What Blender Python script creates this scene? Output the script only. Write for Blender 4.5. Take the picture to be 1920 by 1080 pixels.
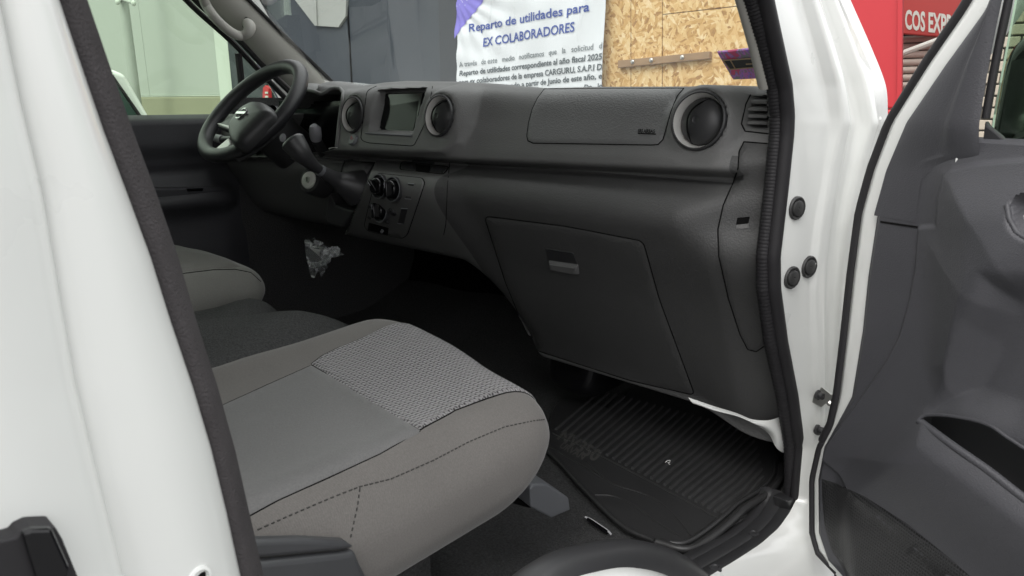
import bpy, bmesh, math, random
import numpy as np
from mathutils import Vector, Matrix
from mathutils.bvhtree import BVHTree
from mathutils.geometry import delaunay_2d_cdt
random.seed(7)
for o in list(bpy.data.objects): bpy.data.objects.remove(o)
SC = bpy.context.scene
COL = SC.collection
R = math.radians

# ------------------------------------------------------------------ camera, sky, sun, exposure
FOC, YAW, PITCH = 1335.0, R(42.3), R(14.7)
CAM = Vector((1.18, -.95, .85))
cd = bpy.data.cameras.new('camera'); cam = bpy.data.objects.new('camera', cd); COL.objects.link(cam)
cam.location = CAM; cam.rotation_euler = (R(90) - PITCH, 0, YAW)
cd.sensor_width = 36; cd.lens = 36 * FOC / 1920; cd.clip_start = .02; cd.clip_end = 2000
cd.dof.use_dof = True; cd.dof.focus_distance = 1.7; cd.dof.aperture_fstop = 20
SC.camera = cam
W = bpy.data.worlds.new('World'); SC.world = W; W.use_nodes = True
nt = W.node_tree; bg = nt.nodes['Background']
sky = nt.nodes.new('ShaderNodeTexSky'); sky.sky_type = 'NISHITA'; sky.sun_disc = False
SUN_EL, SUN_AZ = R(50), R(172)
sky.sun_elevation = SUN_EL; sky.sun_rotation = SUN_AZ; sky.dust_density = 4; sky.air_density = 1.0
hs = nt.nodes.new('ShaderNodeHueSaturation'); hs.inputs['Saturation'].default_value = .22
nt.links.new(sky.outputs[0], hs.inputs['Color'])
# even cloud layer over the clear sky: luminance rises towards the zenith (CIE overcast)
tcw = nt.nodes.new('ShaderNodeTexCoord'); sxw = nt.nodes.new('ShaderNodeSeparateXYZ'); mrw = nt.nodes.new('ShaderNodeMapRange')
mrw.inputs['From Min'].default_value = 0; mrw.inputs['From Max'].default_value = 1; mrw.inputs['To Min'].default_value = 3.3; mrw.inputs['To Max'].default_value = 9.6
crw = nt.nodes.new('ShaderNodeCombineColor'); ov = nt.nodes.new('ShaderNodeMix'); ov.data_type = 'RGBA'; ov.inputs['Factor'].default_value = .8
nt.links.new(tcw.outputs['Generated'], sxw.inputs[0]); nt.links.new(sxw.outputs[2], mrw.inputs['Value'])
for k in range(3): nt.links.new(mrw.outputs[0], crw.inputs[k])
nt.links.new(hs.outputs[0], ov.inputs['A']); nt.links.new(crw.outputs[0], ov.inputs['B']); nt.links.new(ov.outputs['Result'], bg.inputs[0])
bg.inputs[1].default_value = .15
sd = bpy.data.lights.new('sun', 'SUN'); sd.energy = .7; sd.angle = R(30); sd.color = (1, .97, .93)
sun = bpy.data.objects.new('sun', sd); COL.objects.link(sun)
sun.rotation_euler = (R(90) - SUN_EL, 0, R(180) - SUN_AZ); sun.location = (0, 0, 20)
vs = SC.view_settings; vs.view_transform = 'Standard'; vs.look = 'None'; vs.gamma = 1; vs.use_curve_mapping = False
vs.exposure = 1.15
SC.render.resolution_x, SC.render.resolution_y = 1024, 576

# ------------------------------------------------------------------ pixel <-> place helpers
FWD = Vector((-math.sin(YAW) * math.cos(PITCH), math.cos(YAW) * math.cos(PITCH), -math.sin(PITCH)))
RGT = Vector((math.cos(YAW), math.sin(YAW), 0)); UPV = RGT.cross(FWD)
def ray(px, py): return FWD * FOC + RGT * (px - 960) - UPV * (py - 540)
def on(px, py, ax, v):                      # where the sight line meets the plane axis = v
    d = ray(px, py); return CAM + d * ((v - CAM[ax]) / d[ax])
def onp(px, py, o, n):
    d = ray(px, py); return CAM + d * ((o - CAM).dot(n) / d.dot(n))
def lerp(a, b, t): return a + (b - a) * t
def ss(a, b, x):
    t = np.clip((x - a) / (b - a), 0, 1); return t * t * (3 - 2 * t)
def interp(tab, y):                         # piecewise linear table lookup, rows sorted by first item
    return float(np.interp(y, [t[0] for t in tab], [t[1] for t in tab]))
def catmull(pts, n=6, closed=False):
    P = [Vector(p) for p in pts]; out = []; m = len(P)
    rng = range(m if closed else m - 1)
    for i in rng:
        p1, p2 = P[i], P[(i + 1) % m]
        p0 = P[(i - 1) % m] if closed or i > 0 else p1 * 2 - p2
        p3 = P[(i + 2) % m] if closed or i + 2 < m else p2 * 2 - p1
        for k in range(n):
            t = k / n
            out.append(.5 * ((2 * p1) + (p2 - p0) * t + (2 * p0 - 5 * p1 + 4 * p2 - p3) * t * t + (3 * p1 - p0 - 3 * p2 + p3) * t ** 3))
    if not closed: out.append(P[-1])
    return out
def fillet(poly, r, n=4):                   # round the corners of a 2D polygon
    out = []; m = len(poly)
    for i in range(m):
        a, b, c = Vector(poly[i - 1]), Vector(poly[i]), Vector(poly[(i + 1) % m])
        u, v = (a - b), (c - b); ra = min(r, u.length * .45, v.length * .45)
        p, q = b + u.normalized() * ra, b + v.normalized() * ra
        for k in range(n + 1):
            t = k / n; out.append(tuple((1 - t) ** 2 * p + 2 * t * (1 - t) * b + t * t * q))
    return out
def sdpoly(x, z, poly):                     # signed distance, negative inside
    poly = np.array(poly, float); d = np.full(x.shape, 1e9); ins = np.zeros(x.shape, bool)
    for i in range(len(poly)):
        a, b = poly[i - 1], poly[i]; e = b - a; wx, wz = x - a[0], z - a[1]
        t = np.clip((wx * e[0] + wz * e[1]) / max(e @ e, 1e-12), 0, 1)
        d = np.minimum(d, np.hypot(wx - e[0] * t, wz - e[1] * t))
        c = ((a[1] > z) != (b[1] > z)); den = (b[1] - a[1]) if b[1] != a[1] else 1e-12
        ins ^= c & (x < e[0] * (z - a[1]) / den + a[0])
    return np.where(ins, -d, d)

# ------------------------------------------------------------------ materials
def mat(name, col, rough=.5, metal=0, spec=.5, coat=0, bump=None, var=None, sheen=0, emit=None):
    m = bpy.data.materials.new(name); m.use_nodes = True; nt = m.node_tree; b = nt.nodes['Principled BSDF']
    b.inputs['Base Color'].default_value = (*col, 1); b.inputs['Roughness'].default_value = rough
    b.inputs['Metallic'].default_value = metal; b.inputs['Specular IOR Level'].default_value = spec
    b.inputs['Coat Weight'].default_value = coat; b.inputs['Coat Roughness'].default_value = .06
    if sheen: b.inputs['Sheen Weight'].default_value = sheen; b.inputs['Sheen Roughness'].default_value = .4
    tc = nt.nodes.new('ShaderNodeTexCoord')
    if var:                                  # (scale, amount): blotchy tone and gloss variation
        n = nt.nodes.new('ShaderNodeTexNoise'); n.inputs['Scale'].default_value = var[0]; n.inputs['Detail'].default_value = 5
        mx = nt.nodes.new('ShaderNodeMix'); mx.data_type = 'RGBA'
        mx.inputs['A'].default_value = (*[c * (1 - var[1]) for c in col], 1); mx.inputs['B'].default_value = (*[min(1, c * (1 + var[1])) for c in col], 1)
        nt.links.new(tc.outputs['Object'], n.inputs['Vector']); nt.links.new(n.outputs[0], mx.inputs['Factor']); nt.links.new(mx.outputs['Result'], b.inputs['Base Color'])
        mr = nt.nodes.new('ShaderNodeMapRange'); mr.inputs['To Min'].default_value = max(.02, rough - .08); mr.inputs['To Max'].default_value = min(1, rough + .08)
        nt.links.new(n.outputs[0], mr.inputs['Value']); nt.links.new(mr.outputs[0], b.inputs['Roughness'])
    if bump:                                 # (kind, scale, strength, distance)
        kind, sc, st, dist = bump
        bp = nt.nodes.new('ShaderNodeBump'); bp.inputs['Strength'].default_value = st; bp.inputs['Distance'].default_value = dist
        if kind == 'leather':
            t = nt.nodes.new('ShaderNodeTexVoronoi'); t.feature = 'SMOOTH_F1'; t.inputs['Smoothness'].default_value = .4; t.inputs['Scale'].default_value = sc
            n = nt.nodes.new('ShaderNodeTexNoise'); n.inputs['Scale'].default_value = sc * .6; n.inputs['Detail'].default_value = 3
            nt.links.new(tc.outputs['Object'], n.inputs['Vector'])
            ad = nt.nodes.new('ShaderNodeVectorMath'); ad.operation = 'MULTIPLY_ADD'; ad.inputs[1].default_value = (.004,) * 3
            nt.links.new(n.outputs['Color'], ad.inputs[0]); nt.links.new(tc.outputs['Object'], ad.inputs[2]); nt.links.new(ad.outputs[0], t.inputs['Vector'])
        else:
            t = nt.nodes.new('ShaderNodeTexNoise'); t.inputs['Scale'].default_value = sc; t.inputs['Detail'].default_value = 4
            nt.links.new(tc.outputs['Object'], t.inputs['Vector'])
        nt.links.new(t.outputs[0], bp.inputs['Height']); nt.links.new(bp.outputs[0], b.inputs['Normal'])
    if emit: b.inputs['Emission Color'].default_value = (*emit[0], 1); b.inputs['Emission Strength'].default_value = emit[1]
    return m
def nd(m, kind, **kw):
    n = m.node_tree.nodes.new(kind)
    for k, v in kw.items():
        if k in n.inputs: n.inputs[k].default_value = v
        else: setattr(n, k, v)
    return n
def lk(m, a, b): m.node_tree.links.new(a, b)
def M1(m, op, a, b=None):
    n = nd(m, 'ShaderNodeMath', operation=op)
    for i, v in enumerate((a, b)):
        if v is None: continue
        if isinstance(v, (int, float)): n.inputs[i].default_value = v
        else: lk(m, v, n.inputs[i])
    return n.outputs[0]
white = mat('white_paint', (.72, .73, .71), .30, coat=.6, var=(9, .015))
blackgap = mat('black_gap', (.006, .006, .006), .9, spec=.1)
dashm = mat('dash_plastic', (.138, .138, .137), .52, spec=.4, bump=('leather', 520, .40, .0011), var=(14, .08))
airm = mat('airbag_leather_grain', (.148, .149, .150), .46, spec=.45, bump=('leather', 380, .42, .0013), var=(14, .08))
dash_shaded = mat('dash_plastic_shaded', (.068, .068, .068), .55, spec=.38, bump=('leather', 380, .45, .0013), var=(12, .12))  # same plastic as the upper dash, darkened to paint in its shade
smooth = mat('smooth_black_plastic', (.034, .034, .036), .42, spec=.45, var=(30, .1))
doorm = mat('door_trim_plastic', (.058, .058, .065), .5, spec=.42, bump=('leather', 620, .34, .001), var=(10, .10))
gloss = mat('gloss_black', (.006, .006, .007), .12, spec=.5)
silver = mat('satin_silver', (.78, .77, .74), .36, metal=.25, var=(60, .05))
chrome = mat('chrome', (.75, .75, .75), .12, metal=1)
zinc = mat('zinc_steel', (.55, .55, .52), .35, metal=1, var=(90, .15))
rubber = mat('rubber_seal', (.017, .016, .018), .62, spec=.4, bump=('noise', 900, .2, .001))
fuzzy = mat('flocked_seal', (.058, .053, .055), .85, spec=.2, bump=('noise', 700, .7, .002), var=(60, .25))
matm = mat('mat_rubber', (.038, .038, .039), .40, spec=.5, bump=('noise', 1200, .2, .0006), var=(10, .2))
carpet = mat('carpet_black', (.085, .085, .086), .95, spec=.1, bump=('noise', 420, 1, .006), var=(260, .8))
trimgrey = mat('pillar_trim_grey', (.42, .41, .38), .65, spec=.3, bump=('noise', 1500, .2, .0005), var=(8, .03))
headl = mat('headliner', (.62, .61, .57), .9)
knobgrey = mat('grey_plastic', (.13, .135, .145), .5, var=(40, .08))
lightgrey = mat('stalk_end_grey', (.26, .26, .28), .5)
glassdark = mat('screen_glass', (.008, .009, .009), .10, spec=.2)
red = mat('red_paint', (.45, .024, .032), .45, var=(1.5, .06))
darkred = mat('sign_red', (.36, .045, .04), .6, var=(2, .12))
blueink = mat('blue_ink', (.045, .085, .33), .7); greyink = mat('grey_ink', (.10, .12, .13), .7); lightink = mat('light_ink', (.20, .23, .24), .7)
purple = mat('banner_purple', (.20, .17, .60), .6)
wallgrey = mat('wall_blue_grey', (.040, .050, .061), .75, var=(1.3, .14), bump=('noise', 60, .15, .004))
walldark = mat('wall_dark', (.030, .036, .043), .75, var=(2, .1))
palewall = mat('pale_panel', (.36, .38, .35), .5, var=(.8, .05)); paletrim = mat('pale_trim', (.52, .55, .50), .5)
tan = mat('tan_plinth', (.25, .245, .17), .7, var=(1, .12))
concrete = mat('concrete', (.34, .33, .31), .9, var=(1.2, .15), bump=('noise', 40, .3, .01))
asphalt = mat('street_asphalt', (.11, .11, .107), .9, var=(2, .2), bump=('noise', 90, .5, .01))
shutterm = mat('shutter_beige', (.42, .38, .33), .55, var=(3, .1))
wood = mat('batten_wood', (.30, .19, .10), .75, var=(10, .3), bump=('noise', 50, .3, .004))
poleg = mat('pole_grey', (.36, .38, .35), .5, var=(4, .1))
tyre = mat('tyre', (.02, .02, .02), .9)
greenglass = mat('car_glass', (.02, .05, .04), .08, spec=.6)
brickm = mat('brick_tile', (.40, .35, .28), .8, var=(9, .25)); mortar = mat('mortar', (.10, .095, .085), .9)
plugm = mat('plug_black', (.03, .03, .03), .45)
thread = mat('stitch_thread', (.05, .048, .046), .9)
def fabric(name, col, sc, amt):              # plain twill: fine diagonal ribs
    m = mat(name, col, .9, spec=.15, sheen=.25); b = m.node_tree.nodes['Principled BSDF']
    tc = nd(m, 'ShaderNodeTexCoord'); mp = nd(m, 'ShaderNodeMapping'); mp.inputs['Rotation'].default_value = (.5, .4, .7); lk(m, tc.outputs['Object'], mp.inputs[0])
    w = nd(m, 'ShaderNodeTexWave', Scale=sc, Distortion=1.5); w.inputs['Detail'].default_value = 2; w.inputs['Detail Scale'].default_value = 6; lk(m, mp.outputs[0], w.inputs[0])
    n = nd(m, 'ShaderNodeTexNoise', Scale=480.0); n.inputs['Detail'].default_value = 3; n.inputs['Roughness'].default_value = .7; lk(m, tc.outputs['Object'], n.inputs[0])
    n2 = nd(m, 'ShaderNodeTexNoise', Scale=9.0); lk(m, tc.outputs['Object'], n2.inputs[0])
    h = M1(m, 'ADD', M1(m, 'MULTIPLY', w.outputs[0], .12), M1(m, 'MULTIPLY', n.outputs[0], 1.05))
    v = M1(m, 'ADD', M1(m, 'MULTIPLY', h, amt), M1(m, 'MULTIPLY', n2.outputs[0], .30))
    mx = nd(m, 'ShaderNodeMix', data_type='RGBA'); mx.inputs['A'].default_value = (*[c * .58 for c in col], 1); mx.inputs['B'].default_value = (*[c * 1.3 for c in col], 1)
    lk(m, v, mx.inputs['Factor']); lk(m, mx.outputs['Result'], b.inputs['Base Color'])
    bp = nd(m, 'ShaderNodeBump', Strength=.35, Distance=.0008); lk(m, h, bp.inputs['Height']); lk(m, bp.outputs[0], b.inputs['Normal'])
    return m
fab_side = fabric('fabric_bolster', (.160, .151, .143), 300, .7)
fab_mid = fabric('fabric_centre', (.166, .164, .163), 260, .7)
fab_drv = fabric('fabric_driver', (.215, .214, .198), 300, .6)
def patterned():
    m = mat('fabric_insert_weave', (.3, .29, .3), .9, spec=.15, sheen=.3); b = m.node_tree.nodes['Principled BSDF']
    tc = nd(m, 'ShaderNodeTexCoord'); sx = nd(m, 'ShaderNodeSeparateXYZ'); lk(m, tc.outputs['Object'], sx.inputs[0])
    a = M1(m, 'MULTIPLY', sx.outputs[0], 2 * math.pi / .0070); c = M1(m, 'MULTIPLY', sx.outputs[1], 2 * math.pi / .0088)
    zz = M1(m, 'MULTIPLY', M1(m, 'SINE', c), 1.15)
    s1 = M1(m, 'SINE', M1(m, 'ADD', a, zz)); s2 = M1(m, 'SINE', M1(m, 'MULTIPLY', c, 2.0))
    h = M1(m, 'ADD', s1, M1(m, 'MULTIPLY', s2, .55))
    mr = nd(m, 'ShaderNodeMapRange'); mr.inputs['From Min'].default_value = -.95; mr.inputs['From Max'].default_value = -.25; lk(m, h, mr.inputs['Value'])
    mx = nd(m, 'ShaderNodeMix', data_type='RGBA'); mx.inputs['A'].default_value = (.055, .053, .055, 1); mx.inputs['B'].default_value = (.255, .247, .25, 1)
    lk(m, mr.outputs[0], mx.inputs['Factor']); lk(m, mx.outputs['Result'], b.inputs['Base Color'])
    bp = nd(m, 'ShaderNodeBump', Strength=.6, Distance=.0015); lk(m, h, bp.inputs['Height']); lk(m, bp.outputs[0], b.inputs['Normal'])
    return m
insertm = patterned()
def glassmat(name, tint, refl=1.0, base=.0):
    m = bpy.data.materials.new(name); m.use_nodes = True; t = m.node_tree; t.nodes.clear()
    out = t.nodes.new('ShaderNodeOutputMaterial'); mx = t.nodes.new('ShaderNodeMixShader'); tr = t.nodes.new('ShaderNodeBsdfTransparent'); gl = t.nodes.new('ShaderNodeBsdfGlossy')
    fr = t.nodes.new('ShaderNodeFresnel'); fr.inputs[0].default_value = 1.5
    ma = t.nodes.new('ShaderNodeMath'); ma.operation = 'MULTIPLY_ADD'; ma.inputs[1].default_value = refl; ma.inputs[2].default_value = base
    tr.inputs[0].default_value = (*tint, 1); gl.inputs['Roughness'].default_value = .0; gl.inputs[0].default_value = (1, 1, 1, 1)
    t.links.new(fr.outputs[0], ma.inputs[0]); t.links.new(ma.outputs[0], mx.inputs[0]); t.links.new(tr.outputs[0], mx.inputs[1]); t.links.new(gl.outputs[0], mx.inputs[2]); t.links.new(mx.outputs[0], out.inputs[0])
    return m
wsglass = glassmat('windshield_glass', (.93, .96, .94), .32)
sideglass = glassmat('green_side_glass', (.84, .92, .83), .5)
doorglass = glassmat('door_glass', (.62, .72, .62), 1.0)
bagfilm = glassmat('clear_film', (.86, .87, .89), 1.5, .08)
t_ = bagfilm.node_tree; df = t_.nodes.new('ShaderNodeBsdfDiffuse'); df.inputs[0].default_value = (.8, .82, .85, 1); m2 = t_.nodes.new('ShaderNodeMixShader'); m2.inputs[0].default_value = .24
o_ = [n for n in t_.nodes if n.type == 'OUTPUT_MATERIAL'][0]; t_.links.new(o_.inputs[0].links[0].from_socket, m2.inputs[1]); t_.links.new(df.outputs[0], m2.inputs[2]); t_.links.new(m2.outputs[0], o_.inputs[0])
def osbmat():
    m = mat('osb_strand_board', (.5, .33, .15), .8, spec=.2); b = m.node_tree.nodes['Principled BSDF']
    tc = nd(m, 'ShaderNodeTexCoord'); cols = []
    for k, (rot, sx, sz) in enumerate(((.45, 62, 21), (1.35, 68, 23), (-.6, 56, 19))):
        mp = nd(m, 'ShaderNodeMapping'); mp.inputs['Rotation'].default_value = (0, rot, 0); mp.inputs['Scale'].default_value = (sx, 1, sz); mp.inputs['Location'].default_value = (k * 3.3, 0, k * 1.7)
        n = nd(m, 'ShaderNodeTexNoise', Scale=3.0); n.inputs['Detail'].default_value = 1
        mm = nd(m, 'ShaderNodeVectorMath', operation='MULTIPLY_ADD'); mm.inputs[1].default_value = (.05, .05, .05)
        lk(m, tc.outputs['Object'], n.inputs[0]); lk(m, n.outputs['Color'], mm.inputs[0]); lk(m, tc.outputs['Object'], mm.inputs[2]); lk(m, mm.outputs[0], mp.inputs[0])
        v = nd(m, 'ShaderNodeTexVoronoi', Scale=1.0); lk(m, mp.outputs[0], v.inputs['Vector']); mp.vector_type = 'TEXTURE'; mp.inputs['Scale'].default_value = (1 / sx, 1, 1 / sz); cols.append(v)
    n = nd(m, 'ShaderNodeTexNoise', Scale=14.0); n.inputs['Detail'].default_value = 3; lk(m, tc.outputs['Object'], n.inputs[0])
    def sep(v): s = nd(m, 'ShaderNodeSeparateColor'); lk(m, v.outputs['Color'], s.inputs[0]); return s.outputs[0]
    pick = M1(m, 'GREATER_THAN', n.outputs[0], .52)
    a = nd(m, 'ShaderNodeMix', data_type='FLOAT'); lk(m, pick, a.inputs[0]); lk(m, sep(cols[0]), a.inputs[2]); lk(m, sep(cols[1]), a.inputs[3])
    p2 = M1(m, 'GREATER_THAN', sep(cols[2]), .70)
    c = nd(m, 'ShaderNodeMix', data_type='FLOAT'); lk(m, p2, c.inputs[0]); lk(m, a.outputs[0], c.inputs[2]); lk(m, M1(m, 'MULTIPLY', sep(cols[2]), 1.0), c.inputs[3])
    fine = nd(m, 'ShaderNodeTexNoise', Scale=60.0); lk(m, tc.outputs['Object'], fine.inputs[0])
    f = M1(m, 'ADD', M1(m, 'MULTIPLY', c.outputs[0], .75), M1(m, 'MULTIPLY', fine.outputs[0], .25))
    r = nd(m, 'ShaderNodeValToRGB'); e = r.color_ramp.elements
    e[0].position = .12; e[0].color = (.36, .19, .065, 1); e[1].position = .92; e[1].color = (.86, .70, .44, 1)
    for pos, cl in ((.35, (.54, .32, .11, 1)), (.62, (.68, .44, .18, 1)), (.8, (.76, .55, .27, 1))): q = e.new(pos); q.color = cl
    lk(m, f, r.inputs[0]); lk(m, r.outputs[0], b.inputs['Base Color'])
    bp = nd(m, 'ShaderNodeBump', Strength=.4, Distance=.006); lk(m, f, bp.inputs['Height']); lk(m, bp.outputs[0], b.inputs['Normal'])
    return m
osb = osbmat()
cloth = mat('banner_cloth', (.74, .77, .79), .55, spec=.3)
def grillemat():                              # rows of small holes over a moulded grille
    m = mat('speaker_grille', (.02, .02, .022), .42); b = m.node_tree.nodes['Principled BSDF']
    tc = nd(m, 'ShaderNodeTexCoord'); sx = nd(m, 'ShaderNodeSeparateXYZ'); lk(m, tc.outputs['Object'], sx.inputs[0])
    # object coords are world here: along the door = x*.906 - y*.423
    al = M1(m, 'ADD', M1(m, 'MULTIPLY', sx.outputs[0], .906), M1(m, 'MULTIPLY', sx.outputs[1], -.423))
    zz = M1(m, 'ADD', sx.outputs[2], M1(m, 'MULTIPLY', al, .10))
    a = M1(m, 'SINE', M1(m, 'MULTIPLY', al, 2 * math.pi / .0036)); c = M1(m, 'SINE', M1(m, 'MULTIPLY', zz, 2 * math.pi / .0052))
    g = M1(m, 'ADD', a, c)
    mr = nd(m, 'ShaderNodeMapRange'); mr.inputs['From Min'].default_value = .1; mr.inputs['From Max'].default_value = .7; lk(m, g, mr.inputs['Value'])
    mx = nd(m, 'ShaderNodeMix', data_type='RGBA'); mx.inputs['A'].default_value = (.026, .026, .028, 1); mx.inputs['B'].default_value = (.003, .003, .003, 1)
    lk(m, mr.outputs[0], mx.inputs['Factor']); lk(m, mx.outputs['Result'], b.inputs['Base Color'])
    bp = nd(m, 'ShaderNodeBump', Strength=.9, Distance=.003); bp.invert = True; lk(m, mr.outputs[0], bp.inputs['Height']); lk(m, bp.outputs[0], b.inputs['Normal'])
    return m
grillem = grillemat()
def stickermat():
    m = mat('sticker_print', (.2, .1, .3), .35); b = m.node_tree.nodes['Principled BSDF']
    tc = nd(m, 'ShaderNodeTexCoord'); v = nd(m, 'ShaderNodeTexVoronoi', Scale=55.0); n = nd(m, 'ShaderNodeTexNoise', Scale=30.0); n.inputs['Distortion'].default_value = 2
    lk(m, tc.outputs['Object'], n.inputs[0])
    r = nd(m, 'ShaderNodeValToRGB'); e = r.color_ramp.elements; r.color_ramp.interpolation = 'CONSTANT'
    e[0].color = (.30, .29, .34, 1); e[1].position = .60; e[1].color = (.80, .10, .26, 1)
    for pos, cl in ((.44, (.66, .22, .62, 1)), (.52, (.42, .22, .80, 1)), (.565, (.32, .31, .36, 1))): q = e.new(pos); q.color = cl
    lk(m, n.outputs[0], r.inputs[0]); lk(m, r.outputs[0], b.inputs['Base Color'])
    return m
stickm = stickermat()

# ------------------------------------------------------------------ mesh building
class MB:
    def __init__(s): s.v = []; s.f = []; s.m = []
    def add(s, vs, fs, mi=0):
        o = len(s.v); s.v += [tuple(p) for p in vs]; s.f += [tuple(i + o for i in f) for f in fs]; s.m += [mi] * len(fs); return s
    def grid(s, rows, mi=0, closed=False, flip=False):
        n = len(rows[0]); fs = []
        for i in range(len(rows) - 1):
            for j in range(n if closed else n - 1):
                a, b, c, d = i * n + j, i * n + (j + 1) % n, (i + 1) * n + (j + 1) % n, (i + 1) * n + j
                fs.append((d, c, b, a) if flip else (a, b, c, d))
        return s.add([p for r in rows for p in r], fs, mi)
    def box(s, a, b, mi=0):
        x0, y0, z0 = a; x1, y1, z1 = b
        return s.add([(x0, y0, z0), (x1, y0, z0), (x1, y1, z0), (x0, y1, z0), (x0, y0, z1), (x1, y0, z1), (x1, y1, z1), (x0, y1, z1)],
                     [(0, 3, 2, 1), (4, 5, 6, 7), (0, 1, 5, 4), (1, 2, 6, 5), (2, 3, 7, 6), (3, 0, 4, 7)], mi)
    def tube(s, path, r, seg=10, closed=False, mi=0, cap=True, flat=1.0, upv=None):
        P = [Vector(p) for p in path]; n = len(P); rows = []; prev = None
        for i, p in enumerate(P):
            a = P[i - 1] if (closed or i) else p; b = P[(i + 1) % n] if (closed or i < n - 1) else p
            t = (b - a).normalized()
            if upv is not None: x = Vector(upv).cross(t).normalized()
            elif prev is None: x = t.orthogonal().normalized()
            else: x = (prev - t * prev.dot(t)).normalized()
            prev = x; y = t.cross(x); rr = r[i] if isinstance(r, (list, tuple)) else r
            rows.append([p + x * math.cos(2 * math.pi * k / seg) * rr + y * math.sin(2 * math.pi * k / seg) * rr * flat for k in range(seg)])
        if closed: rows.append(rows[0])
        s.grid(rows, mi, closed=True)
        if cap and not closed:
            o = len(s.v); s.v += [tuple(p) for p in rows[0]] + [tuple(p) for p in rows[-1]]
            s.f += [tuple(range(o + seg - 1, o - 1, -1)), tuple(range(o + seg, o + 2 * seg))]; s.m += [mi, mi]
        return s
    def lathe(s, o, axis, prof, seg=32, mi=0, sx=1.0, capend=False, u=None):
        o = Vector(o); ax = Vector(axis).normalized(); u = Vector(u).normalized() if u is not None else ax.orthogonal().normalized(); v = ax.cross(u)
        rows = [[o + ax * h + (u * math.cos(2 * math.pi * k / seg) * sx + v * math.sin(2 * math.pi * k / seg)) * r for k in range(seg)] for r, h in prof]
        s.grid(rows, mi, closed=True)
        if capend:
            b = len(s.v); s.v += [tuple(p) for p in rows[-1]]; s.f.append(tuple(range(b, b + seg))); s.m.append(mi)
        return s
    def prism(s, pts, vec, mi=0):
        n = len(pts); vec = Vector(vec); P = [Vector(p) for p in pts]
        fs = [tuple(range(n)), tuple(range(2 * n - 1, n - 1, -1))] + [(i, n + i, n + (i + 1) % n, (i + 1) % n) for i in range(n)]
        return s.add(P + [p + vec for p in P], fs, mi)
    def bvh(s): return BVHTree.FromPolygons([Vector(v) for v in s.v], s.f)
    def build(s, name, mats, parent=None, smooth=40, bevel=0, seg=2, merge=0):
        me = bpy.data.meshes.new(name); me.from_pydata(s.v, [], s.f)
        mats = mats if isinstance(mats, (list, tuple)) else [mats]
        for m in mats: me.materials.append(m)
        me.polygons.foreach_set('material_index', s.m)
        if merge:
            bm = bmesh.new(); bm.from_mesh(me); bmesh.ops.remove_doubles(bm, verts=bm.verts, dist=merge); bm.to_mesh(me); bm.free()
        bm = bmesh.new(); bm.from_mesh(me); bmesh.ops.recalc_face_normals(bm, faces=bm.faces); bm.to_mesh(me); bm.free()
        if smooth:
            me.polygons.foreach_set('use_smooth', [True] * len(me.polygons)); me.set_sharp_from_angle(angle=R(smooth))
        me.update(); o = bpy.data.objects.new(name, me); COL.objects.link(o)
        if parent is not None: child(o, parent)
        if bevel: b = o.modifiers.new('bevel', 'BEVEL'); b.width = bevel; b.segments = seg; b.limit_method = 'ANGLE'; b.angle_limit = R(35)
        return o
def child(o, p):
    o.parent = p; o.matrix_parent_inverse = PM[p.name].inverted() if p.name in PM else Matrix()
PM = {}
def empty(name, loc, parent=None):
    o = bpy.data.objects.new(name, None); COL.objects.link(o); o.location = loc; o.empty_display_size = .1
    PM[o.name] = Matrix.Translation(loc)
    return o
def tag(o, label=None, cat=None, group=None, kind=None):
    for k, v in (('label', label), ('category', cat), ('group', group), ('kind', kind)):
        if v: o[k] = v
    return o
def roundbox(c, d, r, n=14, post=None):
    bm = bmesh.new(); bmesh.ops.create_cube(bm, size=1); bmesh.ops.subdivide_edges(bm, edges=bm.edges, cuts=n, use_grid_fill=True)
    c = Vector(c); r3 = (r, r, r) if isinstance(r, (int, float)) else r; vs = []
    for v in bm.verts:
        q = []; e = []
        for k in range(3):
            # cluster samples towards the rounded borders
            t = v.co[k] * 2; t = math.copysign(abs(t) ** .75, t)
            p = t * d[k] / 2; i = max(-d[k] / 2 + r3[k], min(d[k] / 2 - r3[k], p)); q.append(i); e.append((p - i) / r3[k])
        L = math.sqrt(sum(x * x for x in e)) or 1
        p = Vector([q[k] + e[k] / L * r3[k] for k in range(3)]) + c
        vs.append(post(p) if post else p)
    fs = [tuple(v.index for v in f.verts) for f in bm.faces]; bm.free(); return vs, fs
LASTD = {}
def cast(bvh, px, py, fb=None):
    d = ray(px, py).normalized(); h = bvh.ray_cast(CAM, d)
    if h[0] is None:
        if fb is not None: return fb
        if LASTD.get(id(bvh)) is None: return None
        g_ = bvh.find_nearest(CAM + d * LASTD[id(bvh)])
        if g_[0] is None or g_[3] > .03: return None
        n = g_[1] if g_[1].dot(d) < 0 else -g_[1]
        return g_[0], n
    LASTD[id(bvh)] = h[3]
    n = h[1] if h[1].dot(d) < 0 else -h[1]
    return h[0], n
def dens(poly, step, closed=True):
    out = []; m = len(poly)
    for i in range(m if closed else m - 1):
        a, b = Vector(poly[i]), Vector(poly[(i + 1) % m]); k = max(1, int((b - a).length / step))
        out += [tuple(a.lerp(b, t / k)) for t in range(k)]
    if not closed: out.append(tuple(poly[-1]))
    return out
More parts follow.
